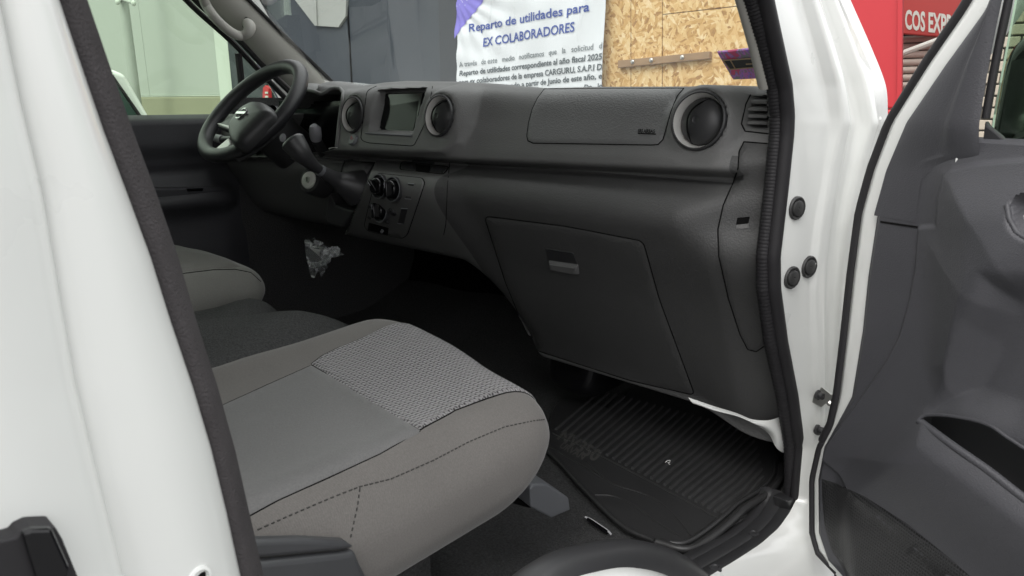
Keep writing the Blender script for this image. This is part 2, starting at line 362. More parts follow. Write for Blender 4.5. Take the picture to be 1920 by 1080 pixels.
def panel_mb(outline, bvh, lift=.002, thick=.006, step=10, inset=3, rim=.15, mb=None, mi=0, nsm=None, cf=None):
    """A thin shell lying on a built surface, its outline seen at the given pixels."""
    ol = dens(outline, step * .6); area = sum(ol[i - 1][0] * ol[i][1] - ol[i][0] * ol[i - 1][1] for i in range(len(ol)))
    if area < 0: ol = ol[::-1]
    n = len(ol); ins = []
    for i in range(n):
        t = Vector(ol[(i + 1) % n]) - Vector(ol[i - 1]); nn = Vector((-t.y, t.x)).normalized(); ins.append(tuple(Vector(ol[i]) + nn * inset))
    A = np.array(ol); x0, y0 = A.min(0); x1, y1 = A.max(0)
    gx, gy = np.meshgrid(np.arange(x0 + step / 2, x1, step), np.arange(y0 + step / 2, y1, step)); s_ = sdpoly(gx, gy, ol)
    inner = [(float(a), float(b)) for a, b in zip(gx[s_ < -inset - step * .45], gy[s_ < -inset - step * .45])]
    pts = [Vector(p) for p in ol + ins + inner]
    res = delaunay_2d_cdt(pts, [], [list(range(n))], 1, 1e-4)
    vs2, fs = res[0], res[2]; V = []; N = []; last = None
    for p in vs2:
        h = cf(p.x, p.y) if cf else cast(bvh, p.x, p.y)
        if h is None:
            if last is None: h = (CAM + ray(p.x, p.y).normalized(), -ray(p.x, p.y).normalized())
            else:
                o, nn = last; h = (o, nn) if cf else (onp(p.x, p.y, o, nn), nn)
        last = h; V.append(h[0]); N.append(nsm if nsm is not None else h[1])
    sdv = -sdpoly(np.array([p.x for p in vs2]), np.array([p.y for p in vs2]), ol)
    vs = [v + nn * lift * (rim + (1 - rim) * min(1, max(0, d) / inset)) for v, nn, d in zip(V, N, sdv)]
    mb = mb or MB(); mb.add(vs, [tuple(f) for f in fs], mi)
    ring = []
    for p in ol:
        k = min(range(len(vs2)), key=lambda i: (vs2[i].x - p[0]) ** 2 + (vs2[i].y - p[1]) ** 2); ring.append(k)
    mb.grid([[vs[k] for k in ring], [V[k] - N[k] * thick for k in ring]], mi, closed=True)
    return mb
def panel(name, outline, bvh, m, parent, **kw):
    return panel_mb(outline, bvh, **kw).build(name, m, parent, smooth=50)
def seam_mb(mb, path, bvh, r=.0012, closed=False, lift=0.0, step=8, mi=0, flat=.6):
    pts = []
    for p in dens(path, step, closed):
        h = cast(bvh, *p)
        if h: pts.append(h[0] + h[1] * lift)
    if len(pts) > 2: mb.tube(pts, r, 6, closed, mi)
    return mb
def textmesh(body, bold=0.0, extrude=0.0):
    cu = bpy.data.curves.new('lettering', 'FONT'); cu.body = body; cu.size = 1; cu.offset = bold; cu.extrude = extrude; cu.resolution_u = 3
    o = bpy.data.objects.new('lettering', cu); COL.objects.link(o); dg = bpy.context.evaluated_depsgraph_get()
    me = bpy.data.meshes.new_from_object(o.evaluated_get(dg)); bpy.data.objects.remove(o); bpy.data.curves.remove(cu)
    co = np.array([v.co[:] for v in me.vertices]) if len(me.vertices) else np.zeros((1, 3)); fs = [tuple(p.vertices) for p in me.polygons]
    bpy.data.meshes.remove(me); return co, fs
def text_at(name, body, P0, P1, U, m, parent, bold=0.0, cap=.72, disp=None, lift=None, stretch=True):
    """lettering from P0 to P1 on its baseline, cap height vector U"""
    co, fs = textmesh(body, bold); x0, x1 = co[:, 0].min(), co[:, 0].max(); mb = MB(); vs = []
    for c in co:
        p = P0 + (P1 - P0) * ((c[0] - x0) / (x1 - x0)) + U * (c[1] / cap)
        if disp: p = disp(p)
        if lift is not None: p = p + lift
        vs.append(p)
    mb.add(vs, fs); o = mb.build(name, m, parent, smooth=0); o['kind'] = 'stuff'; return o

GZ = -.42                                    # street level below the cabin floor
FZ = .15                                     # cabin floor

# ================================================================== STREET SETTING
g = MB(); N = 40
g.grid([[(-900 + 1800 * i / N, -900 + 1800 * j / N, GZ) for i in range(N + 1)] for j in range(N + 1)])
tag(g.build('ground', asphalt, smooth=0), kind='structure')
pv = MB(); pv.box((-14, 2.3, GZ - .2), (6, 3.5, GZ + .12)); tag(pv.build('pavement', concrete, smooth=0, bevel=.012), kind='structure')

WY = 3.5                                     # street front the van noses up to
def wl(px, py, dy=0.0): return on(px, py, 1, WY + dy)
def quad_slab(mb, px4, y, depth, mi=0):
    pts = [on(p[0], p[1], 1, y) for p in px4]; mb.prism(pts, (0, depth, 0), mi)

# painted storefront: dark blue-grey wall the banner and boards hang on
wall = empty('storefront', (-3, WY + .2, GZ)); tag(wall, 'blue grey painted storefront wall behind the banner and boards', 'building')
xa, xb = wl(446, 120).x, wl(1500, 100).x
m_ = MB(); m_.box((xa, WY, GZ), (xb, WY + .4, 2.9)); m_.build('wall', wallgrey, wall, smooth=0, bevel=.01)
m_ = MB(); m_.box((wl(832, 80).x, WY - .06, GZ), (wl(866, 80).x, WY, 2.9)); m_.build('pilaster', walldark, wall, smooth=0, bevel=.01)
m_ = MB(); m_.box((xa - .02, WY - .10, GZ), (wl(508, 100).x, WY, 2.9)); m_.build('pilaster', walldark, wall, smooth=0, bevel=.012)
m_ = MB(); quad_slab(m_, [(530, -30), (590, 48), (634, 51), (648, 30), (650, -30)], WY - .03, .028); m_.build('reflection_panel', palewall, wall, smooth=0)  # pale slab on the wall imitating a reflection in the windshield
m_ = MB(); quad_slab(m_, [(588, -30), (592, 47), (594, 47), (591, -30)], WY - .045, .014); m_.build('reflection_bar', poleg, wall, smooth=0)  # streak of the same imitated windshield reflection
m_ = MB(); m_.box((wl(655, 80).x, WY - .008, GZ), (wl(657, 80).x, WY, 2.9)); m_.build('joint', blackgap, wall, smooth=0)

# pale shopfront further left
shop = empty('shopfront', (-9, WY + .2, GZ)); tag(shop, 'pale green glass-like shopfront with tan plinth seen through the driver window', 'building')
xl = wl(60, 100).x; xr = wl(412, 100).x; zp = wl(330, 179).z; zb = wl(330, 181).z
edges = [xl - 6, wl(120, 100).x, wl(268, 100).x, xr]
for a, b in zip(edges[:-1], edges[1:]):
    m_ = MB(); m_.box((a + .005, WY + .02, zp), (b - .005, WY + .08, 2.85)); m_.build('panel', palewall, shop, smooth=0, bevel=.008)
m_ = MB(); m_.box((xl - 6, WY + .085, GZ), (xr, WY + .4, 2.9)); m_.build('wall', poleg, shop, smooth=0)
m_ = MB(); m_.box((xl - 6, WY - .05, GZ), (xr, WY + .08, zb - .004)); m_.build('plinth', tan, shop, smooth=0, bevel=.02)
m_ = MB(); m_.box((xl - 6, WY - .02, zb), (xr, WY + .08, zp - .002)); m_.build('ledge', paletrim, shop, smooth=0, bevel=.01)
m_ = MB(); m_.box((xr + .005, WY - .06, GZ), (xa - .03, WY + .3, 2.85)); m_.build('corner_post', paletrim, shop, smooth=0, bevel=.015)

# lamp pole in front of the shopfront
lp = on(250, 150, 1, 3.0); pole = empty('lamp_pole', (lp.x, 3.0, GZ)); tag(pole, 'slim grey pole with two round white lamps near the pale shopfront', 'street lamp')
pm = MB(); pm.tube([(lp.x, 3.0, GZ), (lp.x, 3.0, 3.2)], [.068, .062], 14); pm.build('post', poleg, pole)
pm = MB(); p0 = on(222, 4, 1, 2.9); p1 = on(252, 6, 1, 2.9); pm.tube([p0, (lp.x, 3.0, p0.z + .05), p1], .022, 8); pm.build('arm', poleg, pole)
for p in (p0, p1):
    pm = MB(); r_ = .036
    pm.lathe(p + Vector((0, -.03, 0)), (0, -1, 0), [(r_ * math.sin(t), r_ * (1 - math.cos(t)) * .8 - .05) for t in np.linspace(math.pi * .98, .02, 9)], 16); pm.build('lamp', paletrim, pole)

# OSB hoarding right of the banner
hoard = empty('board_hoarding', (wl(1300, 80).x, WY - .03, GZ)); tag(hoard, 'strand board hoarding on the storefront right of the banner', 'hoarding')
for q in ([(1118, 190), (1118, -60), (1182.2, -60), (1182.2, 190)], [(1183.4, 190), (1183.4, -60), (1241, -60), (1241, 190)],
          [(1242.4, 190), (1242.4, 28), (1470, 2.5), (1470, 190)], [(1242.4, 26.6), (1242.4, -60), (1470, -60), (1470, 1)]):
    m_ = MB(); quad_slab(m_, q, WY - .022, .020); m_.build('board', osb, hoard, smooth=0, bevel=.002)
m_ = MB(); quad_slab(m_, [(1158, 127.5), (1158, 113.5), (1330, 96), (1330, 110)], WY - .062, .038); bt = m_.build('batten', wood, hoard, smooth=0, bevel=.004)
for px, py in ((1186, 116), (1221, 113), (1279, 107.5)):
    m_ = MB(); m_.lathe(on(px, py, 1, WY - .063), (0, -1, 0), [(.014, -.002), (.014, .004), (.009, .007), (.009, .013), (.001, .014)], 12); m_.build('bolt', zinc, bt)
m_ = MB(); quad_slab(m_, [(1421, 172), (1421, 146), (1444, 144), (1444, 172)], WY - .03, .006); m_.build('patch', palewall, hoard, smooth=0)

# banner
ban = empty('banner', (wl(990, 80).x, WY - .12, wl(990, 160).z)); tag(ban, 'white cloth banner with blue heading and a purple top corner', 'banner')
BX0, BX1 = wl(856, 60, -.11).x, wl(1131.5, 60, -.11).x
def ripple(x, z):
    t = (x - BX0) / (BX1 - BX0); top = wl(856, -2, -.11).z
    a = math.atan2(top + .05 - z, (x - BX0) + .02); rr = math.hypot(x - BX0, top - z)
    w = math.exp(-rr / .40) * .013 * math.sin(a * 24) * min(1, rr / .12) + .005 * math.exp(-t * 4) * math.sin(z * 34 + x * 9)
    return w + .012 * math.sin(x * 5.1 + z * 3) + .004 * math.sin(x * 17 - z * 11) - .02 * math.exp(-t * 9) * (1 - math.exp(-rr * 3))
def drape(p): return Vector((p.x, WY - .11 + ripple(p.x, p.z) - .006, p.z))
zt, zb_ = wl(990, -60, -.11).z, wl(990, 215, -.11).z
def bx(t, u):                                # sagging left edge like the photo
    return lerp(BX0 + .028 * math.sin(u * 3.1) * 1.0, BX1, t)
def brow(off):
    return [[Vector((bx(i / 90, j / 70), WY - .11 + ripple(bx(i / 90, j / 70), lerp(zt, zb_, j / 70)) + off, lerp(zt, zb_, j / 70))) for i in range(91)] for j in range(71)]
m_ = MB(); m_.grid(brow(0)); m_.grid(brow(.003), flip=True); m_.build('cloth', cloth, ban, smooth=80)
# purple printed corner, a second layer 1.5 mm proud
tri = [(856.5, -40), (915, -40), (906, 0), (890, 24), (874, 42), (864, 58), (857, 73)]
tp = [wl(p[0], p[1], -.11) for p in tri]
cm = MB(); rws = []
for j in range(25):
    u = j / 24; py = lerp(-40, 73, u); xr_ = interp([(-40, 915), (0, 906), (24, 890), (42, 874), (58, 864), (73, 856.8)], py)
    rws.append([drape(wl(lerp(856.6, xr_, i / 14), py, -.11)) + Vector((0, .0018, 0)) for i in range(15)])
cm.grid(rws); cm.build('printed_corner', purple, ban, smooth=80)
lines = [('heading_line', 'Reparto de utilidades para', (881, 60), (1105.5, 20.5), 15.5, blueink, .018),
         ('heading_line', 'EX COLABORADORES', (905.5, 87.5), (1079.5, 59), 16.5, blueink, .018),
         ('body_line', 'A través   de este   medio   notificamos   que   la   solicitud   d', (865, 126), (1129.5, 90.5), 9.6, lightink, .012),
         ('body_line', 'Reparto de utilidades correspondiente al año fiscal 2025', (866, 142.5), (1130, 111), 9.8, greyink, .028),
         ('body_line', 'para ex colaboradores de la empresa CARGURU, S.A.P.I D', (866, 159), (1130, 130.5), 9.8, greyink, .028),
         ('body_line', 'ndo a partir de Junio de este año, e', (957, 165), (1130, 147), 9.8, greyink, .028),
         ('body_line', 'De   lo', (1099, 168.5), (1131, 165), 9.8, greyink, .028)]
for nm, body, a, b, h, mm, bo in lines:
    P0, P1 = wl(*a, -.11), wl(*b, -.11); U = wl(a[0], a[1] - h, -.11) - P0
    text_at(nm, body, P0, P1, U, mm, ban, bold=bo, disp=drape)
# red kiosk to the right, set forward of the side lane
k0 = wl(1693, 100).x; kl = wl(1480, 100).x
kio = empty('red_kiosk', ((k0 + kl) / 2, WY, GZ)); tag(kio, 'plain bright red steel kiosk beside the white front pillar', 'kiosk')
m_ = MB(); zsk = on(1672, 205, 1, WY - .30).z; pl = [on(p[0], p[1], 1, WY - .30) for p in ((1520, -80), (1694.5, -80), (1691.5, 203.5), (1520, 203.5))]
m_.prism(pl, (-.45, 1.1, 0)); m_.build('upper_body', red, kio, smooth=0, bevel=.01)
m_ = MB(); pl = [on(p[0], p[1], 1, WY - .31) for p in ((1520, 205.5), (1690.5, 205.5), (1688, 420), (1520, 420))]; m_.prism(pl, (-.45, 1.1, 0)); m_.build('lower_body', red, kio, smooth=0, bevel=.01)
m_ = MB(); pl = [on(p[0], p[1], 1, WY - .325) for p in ((1683, -80), (1693, -80), (1690.5, 203.5), (1681, 203.5))]; m_.prism(pl, (0, .024, 0)); m_.build('corner_trim', red, kio, smooth=0, bevel=.004)
# shuttered stall with the red sign
SY = 4.6
st = empty('shutter_stall', (on(1760, 100, 1, SY).x, SY, GZ)); tag(st, 'closed stall with beige roller shutter under a dark red sign', 'shop')
x0, x1 = on(1660, 80, 1, SY).x, on(1860, 80, 1, SY).x
m_ = MB(); m_.box((x0, SY + .06, GZ), (x1 + .6, SY + 1.6, 3.6)); m_.build('wall', walldark, st, smooth=0)
ztop = on(1700, 66, 1, SY).z; n_ = 34; hh = (ztop - GZ) / n_
for i in range(n_):
    z0 = GZ + i * hh; m_ = MB()
    prof = [(0, .05), (-.012, .12), (-.022, .5), (-.012, .88), (0, .95)]
    m_.grid([[(x, SY + .03 + d, z0 + hh * t) for d, t in prof] for x in (x0, x1)]); m_.build('slat', shutterm, st, smooth=60)
sg = empty('red_sign', (on(1760, 40, 1, SY).x, SY - .08, ztop)); tag(sg, 'dark red shop sign with white capital lettering above the shutter', 'sign')
m_ = MB(); m_.prism([on(p[0], p[1], 1, SY - .10) for p in ((1660, -60), (1870, -60), (1870, 78), (1660, 61))], (0, .10, 0)); m_.build('board', darkred, sg, smooth=0, bevel=.008)
P0, P1 = on(1697, 53, 1, SY - .105), on(1815, 68, 1, SY - .105)
U = on(1697, 17, 1, SY - .105) - P0
text_at('lettering', 'COS EXPRESS', P0, P1, U, paletrim, sg, bold=.03, cap=.73)
bar = MB(); bar.tube([on(1690, 101, 1, SY - .3), on(1770, 71, 1, SY - .3)], .018, 8)
tag(bar.build('barrier_arm', paletrim), 'thin white bar slanting across the beige shutter', 'barrier')
# tiled brick column beyond the door glass
BY = 2.9
bcx0, bcx1 = on(1842, 150, 1, BY).x, on(1925, 150, 1, BY).x
bc = empty('brick_column', ((bcx0 + bcx1) / 2, BY + .2, GZ)); tag(bc, 'beige brick column seen through the open door window', 'column')
m_ = MB(); m_.box((bcx0 + .004, BY + .004, GZ), (bcx1 + .25, BY + .5, 3.0)); m_.build('core', mortar, bc, smooth=0)
bm_ = MB(); bw, bh = .105, .050; bm_.box((0, 0, 0), (bw - .008, .02, bh - .008)); bm0 = bm_.build('brick', brickm, bc, smooth=0, bevel=.004); first = True
zz0 = on(1880, 330, 1, BY).z
for j in range(34):
    for i in range(3):
        o = bm0 if first else bm0.copy()
        if not first: COL.objects.link(o)
        first = False; o.location = (bcx0 + (i + (j % 2) * .5 - .5) * bw + .02, BY - .012 + random.uniform(-.003, .003), zz0 + j * bh)
        child(o, bc)

# white car parked on the driver side
sx0 = -2.72
suv = empty('parked_car', (sx0 - .8, -.4, GZ)); tag(suv, 'white parked car outside the driver window, only its pillar showing', 'car')
top = on(214, 131, 0, sx0); bas = on(286, 228, 0, sx0)
def sv(y, z): return Vector((sx0, y, z))
prof = [(top.y - 2.6, GZ + .35), (top.y - 2.7, bas.z - .05), (top.y - 2.3, bas.z + .05), (top.y - 1.9, top.z - .02), (top.y - .9, top.z + .03), (top.y, top.z), (top.y + .05, top.z - .02),
        (bas.y, bas.z), (bas.y + .5, bas.z - .06), (bas.y + 1.0, bas.z - .16), (bas.y + 1.12, bas.z - .35), (bas.y + 1.15, GZ + .32), (bas.y + .9, GZ + .22), (top.y - 2.4, GZ + .22)]
m_ = MB(); m_.prism([(sx0, y, z) for y, z in prof], (-1.65, 0, 0)); m_.build('body', white, suv, smooth=30, bevel=.02, seg=3)
m_ = MB(); m_.prism([(sx0 + .004, y, z) for y, z in [(top.y - 1.75, top.z - .04), (top.y - .01, top.z - .04), (bas.y - .05, bas.z), (top.y - 1.95, bas.z)]], (-.01, 0, 0)); m_.build('window', greenglass, suv, smooth=0)
fr_ = [sv(top.y - .6, top.z - .032), sv(top.y - .01, top.z - .035), sv(bas.y - .045, bas.z)]; m_ = MB(); m_.tube([p + Vector((.006, 0, 0)) for p in fr_], .009, 8); m_.build('window_trim', rubber, suv)
for yy in (top.y - 1.9, bas.y + .45):
    w_ = MB(); w_.lathe((sx0 - .10, yy, GZ + .31), (1, 0, 0), [(.18, -.08), (.30, -.08), (.31, 0), (.30, .09), (.20, .10)], 28, 0); w_.lathe((sx0 - .10, yy, GZ + .31), (1, 0, 0), [(.21, .085), (.16, .06), (.03, .07), (.001, .075)], 28, 1)
    w_.build('wheel', [tyre, silver], suv)
rs = on(500, 190, 1, 2.6)
rsg = empty('red_flag_sign', (rs.x, rs.y, GZ)); tag(rsg, 'narrow red sign with white marks seen behind the steering wheel', 'sign')
m_ = MB(); m_.tube([(rs.x, rs.y, GZ), (rs.x, rs.y, rs.z - .3)], .02, 8); m_.build('post', poleg, rsg)
m_ = MB(); m_.prism([on(p[0], p[1], 1, 2.6) for p in ((491, 212), (493, 165), (497, 160), (503, 166), (507, 215))], (0, .03, 0)); m_.build('board', red, rsg, smooth=0)
for k in range(5):
    m_ = MB(); y_ = 172 + k * 7.5; m_.prism([on(p[0], p[1], 1, 2.59) for p in ((496.5, y_), (501.5, y_), (502, y_ + 3.5), (497, y_ + 3.5))], (0, .006, 0)); m_.build('mark', paletrim, rsg, smooth=0)

# ================================================================== THE VAN
van = empty('passenger_van', (0, -1.2, GZ))
tag(van, 'white van with its front passenger door open, showing dashboard and grey seats', 'van')

# ---- body: roof, side walls, bulkhead, floor, cowl
def part(name, mb, m, parent=None, **k): return mb.build(name, m, parent or van, **k)
b = MB(); b.box((-.84, -3.6, 1.36), (.84, .02, 1.41)); part('roof', b, white, smooth=0, bevel=.02)
b = MB(); b.box((-.80, -3.5, 1.335), (.80, -.02, 1.357)); part('headliner', b, headl, smooth=0, bevel=.01)
b = MB(); b.box((-.86, -3.6, GZ + .25), (-.82, -.80, 1.36)); part('side_panel', b, white, smooth=0, bevel=.01)
b = MB(); b.box((.80, -3.6, GZ + .25), (.86, -1.75, 1.36)); part('side_panel', b, white, smooth=0, bevel=.01)
b = MB(); b.box((-.84, -3.6, GZ + .25), (.84, -3.56, 1.36)); part('rear_panel', b, white, smooth=0, bevel=.01)
b = MB(); b.box((-.83, -3.55, FZ - .03), (.78, -.62, FZ - .005)); part('rear_floor', b, carpet, smooth=0)
# carpeted cabin floor, gently lumpy
rows = []
for i in range(61):
    x = -.80 + 1.565 * i / 60
    rows.append([(x, y, FZ + .006 * math.sin(x * 19 + y * 8) * math.sin(y * 15) - .004 + .10 * float(ss(.45, .75, y)) ) for y in np.linspace(-.95, .85, 60)])
b = MB(); b.grid(rows); part('carpet', b, carpet, smooth=80)
b = MB(); b.grid([[(x, .36 + .02 * math.cos(x * 3) + d, z) for x in np.linspace(-.79, .79, 12)] for d, z in ((.30, FZ + .05), (.34, .3), (.36, .55), (.25, .80))]); part('firewall', b, blackgap)
b = MB(); b.grid([[(x, y - .22 * (x / .8) ** 2, z) for x in np.linspace(-.84, .84, 15)] for y, z in ((.46, .845), (.62, .80), (.95, .66), (1.02, .3), (1.0, GZ + .3))]); part('front_panel', b, white)
b = MB(); b.box((-.83, .05, .10), (-.80, 1.0, .86)); part('footwell_side', b, carpet, smooth=0)
b = MB(); b.box((.765, .24, .10), (.79, .9, .64)); part('footwell_side', b, carpet, smooth=0)
b = MB(); b.box((-.86, -.80, GZ + .25), (-.815, .30, .12)); part('rocker_panel', b, white, smooth=0, bevel=.01)

# ---- windshield
def wsy(x, z): return .455 - .13 * (abs(x) / .72) ** 2.2 - 1.0 * (z - .87)
b = MB(); b.grid([[(x, wsy(x, z), z) for x in np.linspace(-.735, .765, 31)] for z in np.linspace(.83, 1.345, 16)]); wsb = b.bvh(); ws = part('windshield', b, wsglass, smooth=80)
# windshield wiper-side black frit along both pillars
for s in (-1, 1):
    b = MB(); xo = .765 if s > 0 else .735
    b.grid([[(s * (xo - .003 - w), wsy(xo - w, z) - .002, z) for w in (0, .016)] for z in np.linspace(.84, 1.34, 14)]); b.build('frit_band', rubber, ws)
# printed sticker in the passenger corner
b = panel_mb([(1345, 96), (1428, 88), (1438, 100), (1444, 145), (1376, 148)], wsb, lift=.003, thick=.0005, step=10, inset=1); b.build('sticker', stickm, ws)
b = panel_mb([(1357, 109), (1432, 104), (1440, 121), (1371, 127)], wsb, lift=.0045, thick=.0005, step=12, inset=.6); b.build('sticker_band', mat('sticker_band', (.035, .035, .035), .5), ws)
stl = mat('sticker_line', (.50, .36, .22), .5)
b = MB()
for pth in ([(1358, 109.5), (1432, 104.6)], [(1371, 126.5), (1439, 120.6)], [(1359, 110), (1371.5, 126)], [(1372, 108.5), (1382, 125.5)], [(1399, 112), (1414, 111)], [(1402, 116.5), (1418, 115.5)]): seam_mb(b, pth, wsb, r=.0012, lift=.0052)
b.build('sticker_print', stl, ws)

# ---- dashboard surface ------------------------------------------------------------
def c0(px, py, y=0.0): p = on(px, py, 1, y); return (p.x, p.z)
TOP = sorted([c0(px, py, .09) for px, py in ((571, 153), (585, 153), (605, 160), (620, 151), (635, 149), (655, 154), (677, 160), (700, 159), (730, 154.5), (767, 152), (855, 153), (892, 155), (930, 157), (970, 161), (1020, 165), (1120, 162.5), (1287, 162), (1353, 160), (1440, 162))])
TOP = [(-.80, .775), (-.58, .775), (-.545, .80), (-.51, .855)] + [(x_, z_ - .004) for x_, z_ in TOP if x_ < -.25] + [t_ for t_ in TOP if t_[0] >= -.25] + [(.83, TOP[-1][1] - .004)]
LIP = [(-.8, .735), (-.2, .738), (.163, .741), (.45, .747), (.738, .753), (.83, .755)]
nx = 400; XS = np.linspace(-.80, .776, nx)
def section(x):
    zt = interp(TOP, x); lz = min(interp(LIP, x), zt - .045)
    cen = float(ss(-.26, -.20, x) - ss(.15, .24, x)); drv = float(1 - ss(-.30, -.22, x))
    e = max(0, x - .695); e2 = .42 * e * e / (e + .025)             # the end turns forward toward the pillar
    k = 1 - float(ss(.715, .75, x))                                  # the undercut dies out at the end
    up = -.016 * cen; lo = -.018 * cen
    kb = 1 - float(ss(.66, .74, x)); bt = -.034 * float(ss(.60, .755, x))
    P = [(.50, .845), (.17, zt - .008), (.100, zt), (.068, zt - .007), (.046 + up, zt - .024), (.026 + up, .815), (.010 + up, .785), (-.001 + up, lz + .014), (.002 + up * .6, lz + .001),
         (.004 + .030 * k, lz - .009), (.004 + .030 * k, lz - .016), (.006 + .010 * k + lo * .5, lz - .022), (-.022 * kb + lo, .708), (-.034 * kb + lo, .678), (-.006 + lo, .630), (.052 + lo * .4, .545), (.108, .445), (.172, .335 + bt), (.190, .308 + bt), (.34, .296)]
    cc = 1 - float(ss(.09, .25, x))
    for k_, alt in ((-5, (.035, .562)), (-4, (.085, .522)), (-3, (.19, .502)), (-2, (.27, .492)), (-1, (.38, .48))): P[k_] = (lerp(P[k_][0], alt[0], cc), lerp(P[k_][1], alt[1], cc))
    return [(y + e2, z) for y, z in P]
def sample(x, per=9):
    P = section(x); out = [p for p in catmull([(0, a, b) for a, b in P], per)]
    return [(p.y, p.z) for p in out]
G = np.array([sample(float(x)) for x in XS])            # nx, nv, (y, z)
GX = np.repeat(XS[:, None], G.shape[1], 1); GY = G[..., 0].copy(); GZZ = G[..., 1].copy()
front = GY < .4
def project(X, Y, Z):
    d = X - CAM.x, Y - CAM.y, Z - CAM.z; dep = sum(a * b_ for a, b_ in zip(d, FWD))
    return 960 + FOC * sum(a * b_ for a, b_ in zip(d, RGT)) / dep, 540 - FOC * sum(a * b_ for a, b_ in zip(d, UPV)) / dep
def cp(pts, y=-.008): return [c0(a, b, y) for a, b in pts]
PX, PY = project(GX, GY, GZZ)
GY = GY - .013 * ss(5, -7, sdpoly(PX, PY, [(600, 120), (897, 120), (899, 160), (897, 195), (888, 235), (868, 270), (838, 289), (600, 286)])) * front
# vents sit in flattened pods, everything else is pushed in where it lies
VENT = [(c0(1311, 226, .014), .0385), (c0(824, 217, -.011), .0355), (c0(662, 215, -.011), .0345)]
VY = (.012, -.013, -.013); VT = (.16, .16, .16)
for ((vx, vz), vr), yv, tv in zip(VENT, VY, VT):
    d = np.hypot(GX - vx, GZZ - vz); w = ss(vr + .030, vr + .006, d) * front; GY = GY * (1 - w) + (yv + (GZZ - vz) * tv + .001) * w
PX, PY = project(GX, GY, GZZ)
b = MB(); b.grid([[tuple(p) for p in r] for r in np.stack([GX, GY, GZZ], -1).tolist()]); DB0 = b.bvh()
def recess(poly, depth, w0, w1):
    global GY
    GY = GY + depth * ss(w0, w1, sdpoly(PX, PY, poly)) * front
recess([(440, 260), (500, 240), (530, 205), (556, 184), (569, 173), (587, 171), (604, 177), (620, 167), (639, 167), (644, 174), (640, 200), (634, 255), (632, 277), (600, 286), (440, 292)], .11, .5, -1.5)
recess([(707, 168), (799, 164), (772, 250), (692, 248)], .026, .5, -2.5)
for ((vx, vz), vr) in VENT:
    GY += .045 * ss(vr + .0035, vr - .0025, np.hypot(GX - vx, GZZ - vz)) * front
recess([(1409, 181), (1438, 179), (1437, 243), (1402, 238), (1397, 225), (1403, 196)], .028, .5, -2.5)
recess([(704, 301), (690, 335), (670, 380), (653, 425), (640, 452), (600, 500), (300, 620), (300, 292), (560, 290)], .055, 1, -16)
recess([(652, 301), (700, 305), (674, 345), (638, 340)], .035, .5, -5)
plow = ss(.16, .24, GX) * ss(.60, .40, GZZ) * (GY < .3)
b = MB(); dv = np.stack([GX, GY, GZZ], -1)
b.grid([[tuple(p) for p in r] for r in dv.tolist()]); DB = b.bvh()
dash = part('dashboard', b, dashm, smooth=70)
dash.data.materials.append(dash_shaded)
mi = np.zeros(len(dash.data.polygons), int); ctr = np.array([p.center[:] for p in dash.data.polygons]); mi[((ctr[:, 2] < .735) & (ctr[:, 0] > .165)) | ((ctr[:, 2] < .775) & (ctr[:, 0] > .725))] = 1  # shaded copy on the passenger lower dash and dash end, lighter copy elsewhere
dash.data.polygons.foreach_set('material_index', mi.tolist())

def dp(px, py): h = cast(DB, px, py); return h[0], h[1]
# airbag lid with fine grain, its gap and lettering
ab = fillet([(1021, 167), (1280, 166), (1268, 195), (1252, 240), (1243, 272), (988, 269), (991, 235), (1003, 200)], 14)
ab = [(1021, 167), (1150, 166), (1282, 166), (1270, 180), (1258, 210), (1248, 246), (1243, 262), (1234, 271), (1222, 272), (1100, 270), (1000, 268.5), (990, 264), (988, 255), (991, 232), (998, 205), (1008, 184)]
panel('airbag_cover', ab, DB, airm, dash, lift=.0022, step=9, inset=2.5, rim=0)
b = MB(); seam_mb(b, ab, DB, .0011, True)
b.build('panel_gap', blackgap, dash)
P0, P1 = dp(1198, 249)[0], dp(1230, 250.5)[0]; U = dp(1199, 242.5)[0] - P0
text_at('airbag_lettering', 'SRS AIRBAG', P0 + Vector((0, -.0035, .001)), P1 + Vector((0, -.0035, .001)), U, blackgap, dash, bold=.03)
b = MB(); seam_mb(b, [(1198, 251.5), (1231, 253)], DB, .0009, lift=.003); b.build('airbag_underline', blackgap, dash)

